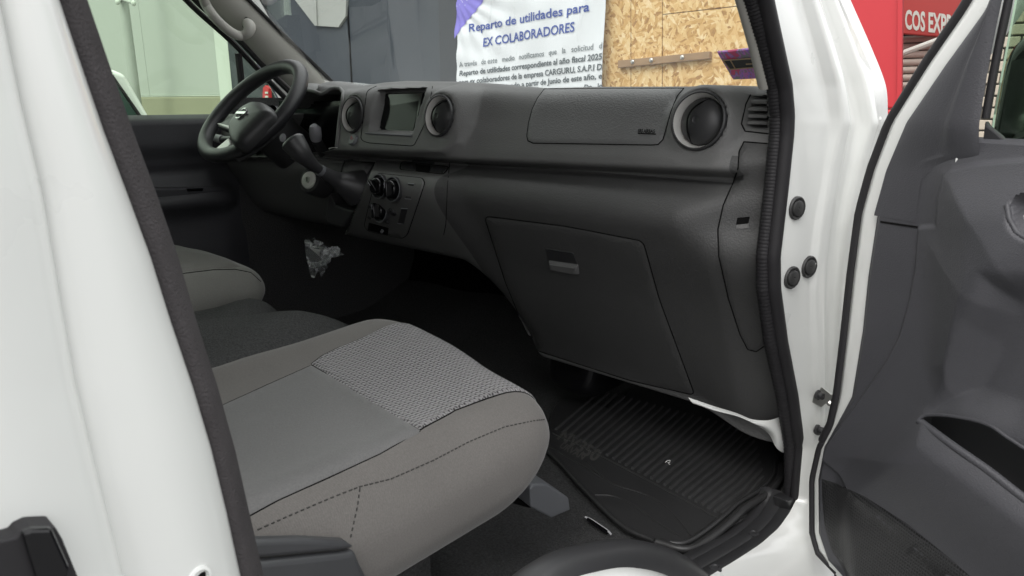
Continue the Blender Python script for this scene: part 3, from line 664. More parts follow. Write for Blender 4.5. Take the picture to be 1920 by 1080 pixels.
# round vents: dished silver ring, black barrel, pivoting disc with an S-shaped split
for k, ((vx, vz), vr) in enumerate(VENT):
    h = None; yv = VY[k] - .001
    o = Vector((vx, yv, vz)); ax = Vector(((0, -1, .16), (-.05, -1, .16), (-.02, -1, .16))[k]).normalized(); b = MB()
    b.lathe(o, ax, [(vr + .005, -.008), (vr + .004, .002), (vr + .002, .0035), (vr + .0005, .002)], 48, 0)
    b.lathe(o, ax, [(vr + .0005, .002), (vr - .0018, -.005), (vr - .0040, -.013)], 48, 1)
    b.lathe(o, ax, [(vr - .0045, -.016), (vr - .005, -.045)], 48, 2)
    rd = vr - .0047; tw = Vector((-.10, -1, .18)).normalized() if k == 0 else ax; oc = o - ax * .0145
    b.lathe(oc, tw, [(rd, -.006), (rd, .004), (rd * .95, .008), (rd * .8, .0125), (rd * .55, .0165), (rd * .25, .019), (rd * .17, .0193), (rd * .12, .0183), (.0005, .0182)], 44, 3)
    sp = []; ux = Vector((1, 0, 0)) - tw * tw.x; ux.normalize(); uz = tw.cross(ux) * (1 if tw.cross(ux).z > 0 else -1)
    for t in np.linspace(-1, 1, 21):
        q = Vector((-.36 * rd + .42 * rd * t * abs(t) * (1.6 if t > 0 else -.25), 0, t * rd * .96))
        if q.length > rd * .985: q *= rd * .985 / q.length
        rr = q.length / rd; hgt = .019 * (1 - rr ** 2.6) + .0035
        sp.append(oc + tw * (hgt + .0004) + ux * q.x + uz * q.z)
    b.tube(sp, .0013, 6, mi=2); b.build('air_vent', [smooth, silver, blackgap, smooth], dash, smooth=35)
# demister louvre at the dash end
b = MB()
for y0 in (191, 204.5, 217.5, 230):
    l = cast(DB0, 1401 + max(0, 205 - y0) * .45, y0)[0]; r_ = cast(DB0, 1437, y0 + 1)[0]
    b.prism([l + Vector((0, .001, -.0020)), r_ + Vector((0, .001, -.0020)), r_ + Vector((0, .001, .0020)), l + Vector((0, .001, .0020))], (0, .02, .003))
b.build('louvre', dashm, dash, smooth=0)
b = MB(); seam_mb(b, [(1407, 178), (1398, 196), (1390, 232), (1397, 246), (1441, 251)], DB, .0011); b.build('louvre_gap', blackgap, dash)
# side cover over the fuse box, glovebox
fc = [(1386, 284), (1395, 266), (1446, 270), (1452, 400), (1446, 600), (1434, 648), (1418, 659), (1402, 655), (1388, 628), (1366, 560), (1348, 480), (1346, 430), (1356, 385), (1374, 345), (1384, 315)]
b = MB(); seam_mb(b, fc, DB, .0012, True); b.build('side_cover_gap', blackgap, dash)
panel('side_cover', fc, DB, dash_shaded, dash, lift=.0016, step=11, inset=3, rim=0)
panel('finger_slot_shade', fillet([(1382, 407), (1407, 405), (1404, 420), (1379, 423)], 2), DB, blackgap, dash, lift=.0024, step=5, inset=1)  # flat black panel painting the shade inside the finger slot
panel('finger_slot_lit_lip', fillet([(1379, 420), (1405, 417), (1406, 429), (1379, 432)], 2), DB, dashm, dash, lift=.0030, step=5, inset=2)  # paler copy of the plastic paints the lit lower face
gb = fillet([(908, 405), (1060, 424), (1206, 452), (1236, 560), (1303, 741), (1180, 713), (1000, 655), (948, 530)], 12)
panel('glove_box_lid', gb, DB, dash_shaded, dash, lift=.002, step=11, inset=3, rim=0)
b = MB(); seam_mb(b, gb, DB, .0012, True); b.build('glove_box_gap', blackgap, dash)
b = panel_mb(fillet([(1022, 463), (1077, 471), (1086, 494), (1029, 486)], 4), DB, lift=.0032, step=7, inset=1.5); b.build('latch_shade', smooth, dash)  # flat darker panel painting the shade of the latch recess
b = panel_mb(fillet([(1029, 486), (1086, 494), (1088, 514), (1033, 504)], 4), DB, lift=.0085, step=7, inset=4); b.build('glove_box_latch', dashm, dash)  # paler copy of the plastic paints light on the lower lip
b = MB(); seam_mb(b, fillet([(1020, 462), (1078, 470), (1088, 516), (1033, 505)], 6), DB, .0009, True); b.build('latch_gap', blackgap, dash)
# vertical seam between stack and passenger side
b = MB(); seam_mb(b, [(843, 305), (839, 350), (836, 420), (832, 440)], DB, .0008); b.build('stack_gap', blackgap, dash)

# head unit
o_ = on(745, 213, 1, .004)
scrp = [on(p[0], p[1], 1, y_ - .010) for p, y_ in (((708, 176), .046), ((794, 173), .046), ((777, 251), .018), ((700, 248), .018))]
b = MB(); b.prism([p + Vector((0, .0, 0)) for p in scrp], (0, .02, 0)); hu = b.build('head_unit', gloss, dash, smooth=0, bevel=.002)
ins = [on(p[0], p[1], 1, y_ - .010) for p, y_ in (((724, 184), .0432), ((787, 181.5), .0432), ((774.5, 244), .0190), ((712, 240.5), .0190))]
b = MB(); b.prism(ins, (0, .004, 0)); b.build('screen', glassdark, hu, smooth=0)
b = MB()
for p in ((720, 197), (717.5, 205), (714, 216), (712, 224), (710, 231)): q = on(*p, 1, lerp(.0325, .0065, (p[1] - 181) / 70)); b.box((q.x - .0012, q.y - .001, q.z - .0012), (q.x + .0012, q.y, q.z + .0012))
b.build('touch_keys', lightgrey, hu, smooth=0)
b = MB(); q = on(771, 247, 1, .0065); b.box((q.x - .004, q.y - .001, q.z - .001), (q.x + .004, q.y, q.z + .001)); b.build('badge', silver, hu, smooth=0)
b = MB(); seam_mb(b, fillet([(709, 160), (688, 170), (676, 262), (690, 268), (776, 274), (800, 225), (812, 158)], 7)[3:-3], DB, .0009); b.build('bezel_gap', blackgap, dash)
b = MB(); seam_mb(b, [(686, 250), (772, 255)], DB, .0022, lift=.001); b.build('bezel_ledge', knobgrey, dash)
# hazard button
h = dp(664, 263); b = MB(); b.lathe(h[0], h[1], [(.0125, -.002), (.0125, .004), (.011, .006), (.0005, .0065)], 24, 0); hz = b.build('hazard_button', knobgrey, dash)
tr3 = [h[0] + h[1] * .0072 + Vector((.005 * math.sin(a), 0, .005 * math.cos(a))) for a in (0, 2.094, 4.189)]
b = MB(); b.tube(tr3, .0006, 5, True); b.build('hazard_symbol', red, hz)

# climate panel and its controls
cpn = fillet([(708, 325), (792, 334), (797, 343), (764, 440), (754, 447), (690, 433), (683, 424), (692, 385)], 6)
b = panel_mb(cpn, DB, lift=.003, step=8, inset=2, rim=0); CB = b.bvh(); cl = b.build('climate_panel', dashm, dash)
b = MB(); seam_mb(b, cpn, DB, .0012, True); b.build('climate_gap', blackgap, dash)
def cpnt(px, py): h = cast(CB, px, py) or cast(DB, px, py); return h
for px, py, rr, ang in ((712, 350, .0235, .9), (738, 355, .0235, .15), (714, 395, .0235, .2)):
    o, n = cpnt(px, py); n = Vector((n.x * .3, -1, .12)).normalized(); u = Vector((1, 0, 0)); b = MB()
    b.lathe(o, n, [(rr + .002, -.004), (rr + .0015, .004), (rr - .0005, .0045), (rr - .002, .001), (rr - .003, -.002), (.001, -.002)], 36, 0, u=u)
    b.lathe(o, n, [(rr + .0014, .0036), (rr + .0009, .0052), (rr - .0002, .0050)], 36, 1, u=u); kn = b.build('climate_knob', [smooth, knobgrey], cl)
    b = MB(); b.lathe(o, n, [(rr - .005, -.002), (rr - .006, .012), (rr - .008, .014), (.001, .0145)], 30, 0, u=u); 
    w = n.cross(u).normalized(); d = (u * math.sin(-ang) + w * (-math.cos(ang) if w.z < 0 else math.cos(ang))); e = n.cross(d).normalized()
    pts = [o + n * .012 + d * s_ * (rr - .008) + e * t_ * .0045 for s_, t_ in ((-1, -1), (1, -1), (1, 1), (-1, 1))]; b.prism(pts, n * .010)
    kd = b.build('dial', gloss, cl, smooth=30, bevel=.0012)
    b = MB(); q = o + n * .0235 + d * (rr - .014); b.box(q - Vector((.0008,) * 3), q + Vector((.0008,) * 3)); b.tube([o + n * .0227 + d * .002, o + n * .0227 + d * (rr - .01)], .0007, 5); b.build('pointer', lightgrey, cl)
for (a, c_) in (((765, 344), (760, 372)), ((752, 390), (746, 418))):
    b = MB()
    q = [cpnt(a[0] + 1, a[1]), cpnt(a[0] + 12, a[1] + 1), cpnt(c_[0] + 11, c_[1] + 1), cpnt(c_[0], c_[1])]
    b.prism([t[0] + t[1] * .0015 for t in q], (0, .004, 0)); b.build('switch_blank', smooth, cl, smooth=0, bevel=.001)
    b = MB()
    for i, j in ((0, 1), (2, 3)): b.tube([q[i][0] + q[i][1] * .001, q[j][0] + q[j][1] * .001], .0011, 5)
    b.build('switch_edge', lightgrey, cl)
o, n = cpnt(736, 397); b = MB(); b.lathe(o, n, [(.0105, -.001), (.010, .003), (.008, .003), (.0075, -.001), (.006, -.001), (.0055, .0035), (.001, .004)], 20); b.build('power_socket', smooth, cl)
for p in ((694, 386), (693, 408), (727, 416)):
    o, n = cpnt(*p); b = MB(); b.lathe(o, n, [(.0048, -.001), (.0045, .003), (.001, .0036)], 12); b.build('small_button', smooth, cl)
b = MB(); q = [cpnt(*p) for p in ((692, 417), (728, 427), (727, 440), (690, 431))]; b.prism([t[0] + t[1] * .001 for t in q], (0, .003, 0)); sl = b.build('slide_slot', blackgap, cl, smooth=0)
o, n = cpnt(718, 431); b = MB(); b.lathe(o, n, [(.004, 0), (.0035, .008), (.001, .009)], 10); b.build('slide_tab', knobgrey, sl)
# drink holder flaps above the panel
chp = fillet([(753, 303), (842, 313), (832, 327), (749, 318)], 5)
b = MB(); seam_mb(b, chp, DB, .0013, True); ch = b.build('cup_holder_gap', blackgap, dash)
panel('cup_holder', [(755, 304.5), (778, 307), (778, 319.5), (752, 316.5)], DB, smooth, dash, lift=.003, step=6, inset=1.5)
panel('cup_holder', [(808, 311), (838, 314), (830, 325), (806, 322.5)], DB, smooth, dash, lift=.003, step=6, inset=1.5)
panel('cup_holder_notch', [(779, 307), (807, 310), (805, 323), (779, 320)], DB, blackgap, dash, lift=.001, step=6, inset=1)
b = MB(); seam_mb(b, [(776, 303.5), (786, 302.5), (800, 303.5), (814, 308)], DB, .003, lift=.003); b.build('cup_holder_tab', smooth, dash)
# small trays left of the stack
b = MB(); seam_mb(b, fillet([(647, 300), (704, 304), (676, 347), (636, 341)], 5), DB, .0022, True, lift=.001); b.build('tray_rim', smooth, dash)
t0 = [on(p[0], p[1], 0, -.15) for p in ((612, 365), (636, 372), (652, 378), (640, 425), (614, 418), (608, 408))]
b = MB(); b.prism([on(p[0], p[1], 1, .015) for p in ((617, 362), (628, 384), (650, 392), (664, 396), (640, 427), (616, 420), (609, 410))], (0, .06, 0)); b.build('tray', smooth, dash, smooth=0, bevel=.004)
# stack side cheek with its light edge

b = MB(); q = [cast(DB0, *p) for p in dens([(556, 186), (563, 178), (571, 172), (580, 170), (589, 171), (598, 175), (604, 176.5), (611, 173), (620, 167), (630, 165.5), (638, 166.5), (644, 174), (643, 188), (640, 205), (636, 235), (632, 276)], 5, False)]
b.tube([h[0] + h[1] * .0005 for h in q if h], .0045, 10); b.build('binnacle_rim', dashm, dash, smooth=80)
# instrument cluster glass and trip stalk inside the binnacle
b = MB(); b.box((-.63, .10, .71), (-.215, .115, .85)); b.build('instrument_cluster', gloss, dash, smooth=0)
b = MB(); q = on(627, 277, 1, .0); b.tube([on(617, 279, 1, .0), on(622, 277, 1, 0), on(638, 277, 1, 0), on(638.5, 274, 1, 0)], .0012, 6); b.build('cluster_edge', silver, dash)
# lower column region
b = MB(); b.lathe((-.5, -.02, .795), (0, .62, -.55), [(.050, -.012), (.056, .0), (.058, .10), (.055, .24)], 24, sx=1.15, u=(1, 0, 0)); part('steering_column', b, smooth)
# ignition lock
o = on(580, 338, 1, -.02); ax = Vector((.25, -1, .35)).normalized(); b = MB()
b.lathe(o, ax, [(.033, -.05), (.032, -.006), (.029, .001), (.022, .002)], 30, 0); ig = part('ignition_lock', b, smooth)
b = MB(); b.lathe(o, ax, [(.0215, .000), (.0200, .0045), (.0188, .005), (.0005, .0055)], 30); b.build('lock_face', mat('lock_nickel', (.72, .73, .68), .35, metal=.2), ig)
b = MB(); b.lathe(o, ax, [(.008, .0054), (.0075, .008), (.0005, .008)], 16); b.build('key_barrel', zinc, ig)
b = MB(); w = ax.cross(Vector((1, 0, .3))).normalized(); b.tube([o + ax * .0082 - w * .005, o + ax * .0082 + w * .005], .0013, 6); b.build('key_slot', blackgap, ig)
# wiper stalk
b = MB(); p0 = on(613, 300, 1, .06); p1 = on(593, 262, 1, .005); p2 = on(590, 240, 1, -.005)
b.tube([p0, p1], [.013, .0125], 12); b.tube([p1, p1.lerp(p2, .35), p1.lerp(p2, .9), p2 + Vector((0, -.004, .006))], [.0125, .0145, .014, .008], 14, mi=1); part('wiper_stalk', b, [smooth, lightgrey])
b = MB(); p0 = on(470, 262, 1, -.06); p1 = on(417, 262, 1, -.05); b.tube([p0, p1], .009, 10); b.tube([p1, p1 + Vector((-.03, -.005, .004))], [.012, .010], 12, mi=1); part('indicator_stalk', b, [smooth, lightgrey])
# gear lever: pear knob, thin shank, flared gaiter
kt = on(549, 266, 1, -.155); k1 = on(566, 288, 1, -.145); k2 = on(585, 308, 1, -.125); k3 = on(601, 320, 1, -.105); k4 = on(632, 338, 1, -.065); k5 = on(668, 352, 1, -.02)
dk = (k1 - kt).normalized()
pth = catmull([kt - dk * .010, kt, k1, k2, k3], 6); n_ = len(pth); prof = [(0, .003), (.10, .019), (.25, .0255), (.45, .022), (.65, .0155), (.85, .0115), (1, .0105)]
b = MB(); b.tube(pth, [interp(prof, i / (n_ - 1)) for i in range(n_)], 18); gl = part('gear_lever', b, smooth, smooth=80)
b = MB(); pth = catmull([k3, k4, k5], 8); b.tube(pth, [interp([(0, .0115), (.5, .018), (.8, .032), (1, .042)], i / (len(pth) - 1)) for i in range(len(pth))], 18); b.build('gaiter', smooth, gl, smooth=80)
b = MB(); b.tube([k3 - (k3 - k2).normalized() * .004, k3 + (k4 - k3).normalized() * .004], .0122, 16); b.build('collar', knobgrey, gl)
b = MB(); e = k1 - kt; q = kt - dk * .008 + Vector((.006, -.010, .004)); b.lathe(kt - dk * .0085 + Vector((.0, -.009, .0)), Vector((.35, -1, .25)), [(.0085, .010), (.0005, .0115)], 14); b.build('shift_pattern', lightgrey, gl)

# ---- steering wheel
WA = R(45.2); WO = Vector((-.5, -.051, .825)); WU = Vector((1, 0, 0)); WV = Vector((0, math.cos(WA), math.sin(WA))); WN = Vector((0, -math.sin(WA), math.cos(WA)))
def wp(u, v, n=0): return WO + WU * u + WV * v + WN * n
def wpix(px, py, off=0): return onp(px, py, WO + WN * off, WN)
RW = .1535; TR = .0178; rim = []
for k in range(72):
    t = 2 * math.pi * k / 72; c, s_ = math.cos(t), math.sin(t); r_ = RW
    v = s_ * r_; u = c * r_
    if s_ < -.45: v = -RW * .45 - (abs(s_) - .45) * RW * .86; u = c * r_ * (1 + .07 * (abs(s_) - .45))
    rim.append(wp(u, v))
b = MB(); b.tube(rim, TR, 14, True); sw = part('steering_wheel', b, mat('wheel_leather', (.024, .024, .027), .42, spec=.45, bump=('leather', 500, .25, .0008), var=(20, .1)), smooth=80)
hubp = [wpix(*p, .028) for p in ((431, 262), (428, 240), (436, 224), (452, 204), (468, 194), (482, 190), (498, 194), (510, 206), (506, 216), (490, 232), (470, 252), (452, 268), (440, 272))]
hc = sum(hubp, Vector()) / len(hubp); hp = catmull(hubp, 5, True); b = MB()
rings = []
for sc, dn in ((1.0, -.026), (1.02, -.010), (.97, .000), (.85, .008), (.6, .013), (.3, .016), (.02, .017)): rings.append([hc + (p - hc) * sc + WN * dn for p in hp])
b.grid(rings, closed=True); b.build('hub_pad', smooth, sw, smooth=60)
HB = b.bvh()
o = cast(HB, 454, 214)[0]; b = MB()
b.lathe(o + WN * .001, WN, [(.0165, 0), (.0168, .003), (.0150, .004), (.0132, .003), (.013, .0)], 28, sx=1.0, u=WU)
bb = [o + WN * .001 + WU * x + WV * y for x, y in ((-.021, -.0035), (.021, -.0035), (.021, .0035), (-.021, .0035))]; b.prism(bb, WN * .0045); b.build('emblem', chrome, sw, smooth=30)
def spoke(pts, dn, m, nm='spoke', th=.012):
    b = MB(); b.prism([wpix(*p, dn) for p in pts], WN * -th); b.build(nm, m, sw, smooth=0, bevel=.003)
spoke([(408, 236), (412, 231), (432, 220), (444, 216), (440, 240), (428, 243)], .010, smooth, th=.02)
spoke([(406, 231), (411, 230.5), (428, 235), (428, 240)], .016, silver, 'spoke_trim', .006)
spoke([(392, 290), (398, 283), (428, 258), (432, 270), (412, 288), (400, 293)], .008, silver, 'spoke_trim', .012)
spoke([(416, 290), (440, 276), (470, 254), (496, 226), (508, 214), (512, 216), (494, 244), (470, 266), (440, 288), (420, 294)], .002, silver, 'spoke_trim', .010)
spoke([(430, 285), (470, 262), (500, 226), (520, 214), (530, 224), (506, 252), (470, 280), (440, 297)], -.004, smooth, th=.016)
b = MB(); b.lathe(wp(0, .0, -.05), -WN, [(.02, 0), (.034, .03), (.044, .10), (.044, .18)], 24, sx=1.1, u=WU); b.build('column_shroud', smooth, sw)

# ---- driver side: door trim, window, pillar, grab handle
dd = MB(); ys = np.linspace(-.95, .16, 90); zs = np.linspace(.10, .815, 80); YY, ZZ = np.meshgrid(ys, zs)
relief = .012 + .055 * np.exp(-((ZZ - .585) / .035) ** 2) * ss(.06, -.02, YY) + .028 * ss(.56, .44, ZZ) * ss(.08, -.02, YY) - .010 * ss(.012, -.008, np.abs(ZZ - .665) - .01) + .02 * ss(.69, .74, ZZ) * ss(.83, .80, ZZ)
XX = -.815 + relief; XX = np.where(ZZ > .80, XX - (ZZ - .80) * 1.6, XX)
dd.grid([[(XX[i, j], YY[i, j], ZZ[i, j]) for j in range(90)] for i in range(80)])
ddo = part('driver_door', dd, doorm, smooth=70)
pl = [on(p[0], p[1], 0, -.765) for p in ((268, 352), (420, 352), (427, 360), (427, 370), (412, 373), (268, 378))]
b = MB(); b.prism(pl, (-.03, 0, 0)); b.build('armrest', doorm, ddo, smooth=0, bevel=.006)
b = MB(); b.prism([on(p[0], p[1], 0, -.763) for p in ((350, 354), (382, 353), (380, 358), (352, 359))], (-.01, 0, 0)); b.build('switch', gloss, ddo, smooth=0)
b = MB(); b.box((-.86, -.92, GZ + .25), (-.835, .16, .79)); b.build('outer_skin', white, ddo, smooth=0, bevel=.01)
b = MB(); b.prism([(-.838, -.92, .78), (-.838, .26, .78), (-.838, .02, 1.20), (-.836, -.06, 1.30), (-.836, -.92, 1.30)], (-.004, 0, 0)); b.build('window_glass', sideglass, ddo, smooth=0)
# sail quarter: dark divider and small triangle behind the wheel
b = MB(); b.tube([(-.82, .10, .775), (-.80, .085, .98)], .010, 8); b.build('window_divider', rubber, ddo)
# pillar trim
def pil(px0, px1, y, x0, x1): return on(px0, y, 0, x0), on(px1, y, 0, x1)
rows = []
for py, a, c in ((-60, 318, 412), (0, 373, 467), (40, 420, 508), (67, 447, 534), (100, 478, 568), (125, 502, 594), (150, 530, 620), (175, 556, 646)):
    L, Rr = on(a, py, 0, -.765), on(c, py, 0, -.715); row = []
    for i in range(13):
        t = i / 12; q = L.lerp(Rr, t); row.append(q + Vector((.020, -.024, .006)) * math.sin(math.pi * t) ** .7)
    rows.append(row)
rows = [[a + (b_ - a) * f for a, b_ in zip(rows[0], rows[1])] for f in (-4, -2)] + rows
b = MB(); b.grid(rows); PB = b.bvh(); pt = part('pillar_trim', b, trimgrey, smooth=80)
b = MB(); q = [on(p[0] - 4, p[1] + 2, 0, -.775) for p in ((318, -60), (373, 0), (447, 67), (502, 125), (556, 178))]; b.tube(catmull(q, 5), .0095, 8); b.build('door_seal', rubber, pt)
b = MB(); q = [on(p[0] - 14, p[1] + 10, 0, -.80) for p in ((318, -60), (373, 0), (447, 67), (502, 125), (575, 202))]; b.tube(catmull(q, 5), .008, 8); b.build('window_frame', rubber, pt)
b = MB(); q = [on(p[0], p[1], 0, -.708) for p in ((412, -60), (467, 0), (534, 67), (594, 125), (625, 155))]; b.tube(catmull(q, 5), .005, 8); b.build('glass_edge', rubber, pt)
# dark outer pillar body
b = MB(); b.prism([(-.835, .27, .76), (-.835, .24, .84), (-.835, .08, 1.16), (-.80, -.02, 1.34), (-.80, .04, 1.34), (-.80, .33, .84)], (-.02, 0, 0)); part('driver_pillar', b, white, smooth=0)
gp = [(372, -22, 0), (380, -8, .03), (388, 12, .042), (402, 32, .046), (420, 50, .046), (438, 63, .046), (452, 67, .044), (464, 62, .036), (468, 50, .022), (462, 42, .004)]
path = []
for px, py, dpt in gp:
    h = cast(PB, max(px, 380 if py < 0 else px), py, (on(px, py, 0, -.745), None))[0]; path.append(h - ray(px, py).normalized() * dpt)
n_ = len(catmull(path, 6)); b = MB(); b.tube(catmull(path, 6), [.0125 if i < n_ - 14 else .0125 + .0035 * math.sin((i - n_ + 14) / 14 * math.pi) for i in range(n_)], 14); gh = part('grab_handle', b, mat('handle_grey', (.46, .45, .42), .55, var=(20, .03)), smooth=80)
b = MB(); seam_mb(b, fillet([(460, 32), (472, 38), (478, 52), (468, 62), (455, 50)], 4), PB, .002, True); b.build('handle_recess', blackgap, gh)
b = MB(); b.prism([(-.80, -1.0, 1.28), (-.80, .0, 1.28), (-.80, .0, 1.34), (-.80, -1.0, 1.34)], (-.02, 0, 0)); part('driver_side_rail', b, trimgrey, smooth=0)

# ---- passenger door opening: front pillar jamb, rubber seal, sill
SL = [(-800, 1195), (-200, 1392), (-60, 1430), (0, 1449), (80, 1466), (160, 1483), (215, 1487), (250, 1486), (350, 1476), (480, 1461), (540, 1462), (640, 1476), (740, 1496), (840, 1508), (935, 1500), (962, 1486), (990, 1466), (1020, 1432), (1050, 1386), (1080, 1336), (1120, 1260), (1200, 1120)]
OL = [(-800, 1262), (-200, 1450), (-60, 1518), (0, 1546), (80, 1582), (160, 1616), (232, 1648), (300, 1640), (420, 1612), (560, 1596), (760, 1578), (860, 1566), (1080, 1556), (1200, 1556)]
OY = [(-800, .03), (-200, .16), (0, .21), (232, .27), (420, .235), (760, .24), (1200, .20)]
rows = []
for py in list(range(-800, 1200, 8)):
    L = on(interp(SL, py) - 6, py, 0, .803); Q = on(interp(OL, py), py, 1, interp(OY, py)); row = []
    nn = Vector((.978, -.208, 0)); w = (Q - L).length; low = 1 - float(ss(800, 960, py))
    for i in range(41):
        t = i / 40
        bump = .0065 * ss(.36, .42, t) * low - .0055 * ss(.50, .60, t) * low + .010 * ss(.64, .72, t) * low - .020 * ss(.80, .92, t) * low * ss(150, 330, py) + .004 * math.sin(math.pi * t)
        bump = bump * (1 + 1.6 * float(ss(330, 120, py)))
        row.append(L.lerp(Q, t) + nn * float(bump))
    # wrap the outer edge round toward the windshield / wing
    row += [row[-1] + Vector((.004, .02, 0)), row[-1] + Vector((-.01, .05, .0)), row[-1] + Vector((-.06, .06, 0))]
    rows.append(row)
b = MB(); b.grid(rows); JB = b.bvh(); jamb = part('front_pillar', b, white, smooth=70)
# bright outer flange beside the windscreen
b = MB(); q = [on(interp(OL, y) - 1, y, 1, interp(OY, y) - .006) for y in (-120, -60, 0, 60, 120, 180, 226)]; b.tube(catmull(q, 5), .007, 10); b.build('pillar_flange', white, jamb)
# black plugs
for px, py in ((1492, 390), (1515, 500), (1483, 520)):
    o, n = cast(JB, px, py); n = Vector((.96, -.28, .0)).normalized(); b = MB()
    b.lathe(o, n, [(.0165, -.002), (.0165, .003), (.0150, .0045), (.0125, .0035), (.0120, .0022), (.0113, .0022), (.0108, .005), (.0095, .006), (.0016, .006), (.001, .0045)], 28); b.build('rubber_plug', plugm, jamb)
# bolts and check strap
o, n = cast(JB, 1535, 805); n = Vector((.93, -.36, 0)).normalized(); b = MB(); b.lathe(o, n, [(.010, -.002), (.010, .002), (.006, .003), (.006, .008), (.0055, .010), (.0005, .0102)], 16); b.build('bolt', smooth, jamb)
o, n = cast(JB, 1530, 740); n = Vector((.93, -.36, 0)).normalized(); b = MB()
pp = [o + n * .003 + Vector((x, 0, z)) for x, z in ((-.012, .014), (.004, .016), (.018, .008), (.026, .006), (.026, -.008), (.012, -.010), (.006, -.018), (-.008, -.014))]
b.prism(pp, n * .003); cs = b.build('check_strap_bracket', zinc, jamb, smooth=0, bevel=.0008)
b = MB(); b.lathe(o + n * .007 + Vector((-.002, 0, .002)), n, [(.0085, -.001), (.0085, .002), (.006, .003), (.0055, .009), (.0005, .0095)], 16); b.build('bolt', smooth, cs)
b = MB(); e = on(1562, 772, 1, o.y - .03); b.tube([o + n * .010 + Vector((.012, 0, -.006)), o + n * .016 + Vector((.022, 0, -.012)), e], .0042, 8, flat=.5); b.build('strap_arm', zinc, cs)

# rubber seal round the opening: ribbed lip and round bulb
CL = [(-800, 1181), (-200, 1378), (-60, 1414), (0, 1434), (80, 1452), (160, 1470), (215, 1475), (250, 1474), (350, 1464), (480, 1449), (540, 1450), (640, 1464), (740, 1484), (835, 1497), (900, 1492), (938, 1489)]
CI = [(-800, 1158), (-200, 1355), (-60, 1390), (0, 1410), (80, 1432), (160, 1451), (215, 1457), (250, 1456), (350, 1446), (480, 1431), (540, 1431), (640, 1444), (740, 1466), (835, 1481), (900, 1481), (938, 1479)]
b = MB(); q = [on(interp(CL, y), y, 0, .798) for y in range(-800, 941, 12)]; rr = [.0105 if i < 136 else .0075 for i in range(len(q))]; b.tube(q, rr, 12); sealo = part('door_seal', b, rubber, smooth=80)
b = MB(); q = [on(interp(CI, y), y, 0, .786) for y in np.arange(-800, 939, 2.2)]
b.tube(q, [.0098 + (.0006 if i % 3 == 0 else -.0003) for i in range(len(q))], 12); b.build('seal_lip', rubber, sealo, smooth=80)
b = MB(); q = [on(interp(CI, y) - 15, y + 0, 0, .776) for y in range(-800, 165, 12)]; b.tube(q, .010, 10); b.build('inner_trim', trimgrey, sealo, smooth=80)
# white kick corner under the dash end
up_ = [((1290, 745), .67), ((1340, 762), .70), ((1380, 774), .725), ((1410, 786), .745), ((1440, 788), .762), ((1462, 782), .770), ((1476, 780), .774)]
lo_ = [((1300, 757), .67), ((1340, 770), .70), ((1380, 779), .725), ((1410, 793), .742), ((1440, 812), .756), ((1456, 840), .766), ((1474, 852), .774)]
U_, L_ = catmull([on(*p, 0, x) for p, x in up_], 5), catmull([on(*p, 0, x) for p, x in lo_], 5)
b = MB(); b.grid([[u.lerp(l, t) + Vector((.006, -.006, 0)) * math.sin(math.pi * t) for t in np.linspace(0, 1, 7)] for u, l in zip(U_, L_)]); part('kick_panel', b, white, smooth=80)

# sill scuff plate: black moulded strip with ribs and screws
rows = []
EL = [(935, 1500), (962, 1488), (990, 1468), (1020, 1434), (1050, 1388), (1080, 1338), (1140, 1236), (1250, 1040)]
for py in [930, 938, 946, 954, 962, 972, 984, 996, 1008, 1020, 1034, 1048, 1064, 1080, 1110, 1150, 1200, 1250]:
    E_ = on(interp(EL, py), py, 0, .806); row = []
    for k, (dx, dz) in enumerate(((.004, -.030), (.002, -.008), (-.004, -.001), (-.012, 0), (-.024, -.004), (-.027, -.006), (-.030, -.004), (-.046, -.004), (-.049, -.006), (-.052, -.004), (-.060, -.005), (-.070, -.010), (-.074, -.03), (-.075, -.06))):
        row.append(E_ + Vector((dx, 0, dz)))
    rows.append(row)
b = MB(); b.grid(rows); SB = b.bvh(); sill = part('sill_plate', b, smooth, smooth=50)
b = MB(); q = on(1490, 925, 0, .79); b.prism([on(p[0], p[1], 0, .800) for p in ((1478, 940), (1499, 930), (1502, 938), (1496, 950), (1484, 962))], (-.03, 0, 0)); b.build('end_cap', smooth, sill, smooth=0, bevel=.004)
for px, py in ((1413, 1001), (1341, 1066)):
    h = cast(SB, px, py)
    if h:
        b = MB(); b.lathe(h[0], (0, 0, 1), [(.0095, -.001), (.009, .0025), (.006, .003), (.005, .0012), (.0005, .0012)], 18); b.build('screw', smooth, sill)
# wheel-arch step moulding
arc = [(960, 1120), (1000, 1080), (1045, 1052), (1100, 1034), (1167, 1022), (1233, 1030), (1283, 1052), (1320, 1085), (1350, 1130)]
q = [on(p[0], p[1] + 30, 0, .80) for p in arc]; b = MB(); b.tube(catmull(q, 6), .024, 18, flat=1.0); wa = part('wheel_arch_moulding', b, smooth, smooth=80)
q2 = [on(p[0] * .9 + 116, p[1] + 78, 0, .822) for p in arc]; b = MB(); b.tube(catmull(q2, 6), .022, 16); q3 = catmull(q2, 6); b.grid([[p + Vector((d_, 0, z_)) for p in q3] for d_, z_ in ((.02, .004), (.03, -.03), (.034, -.10), (.03, -.30))]); b.build('arch_lip', white, wa, smooth=80)

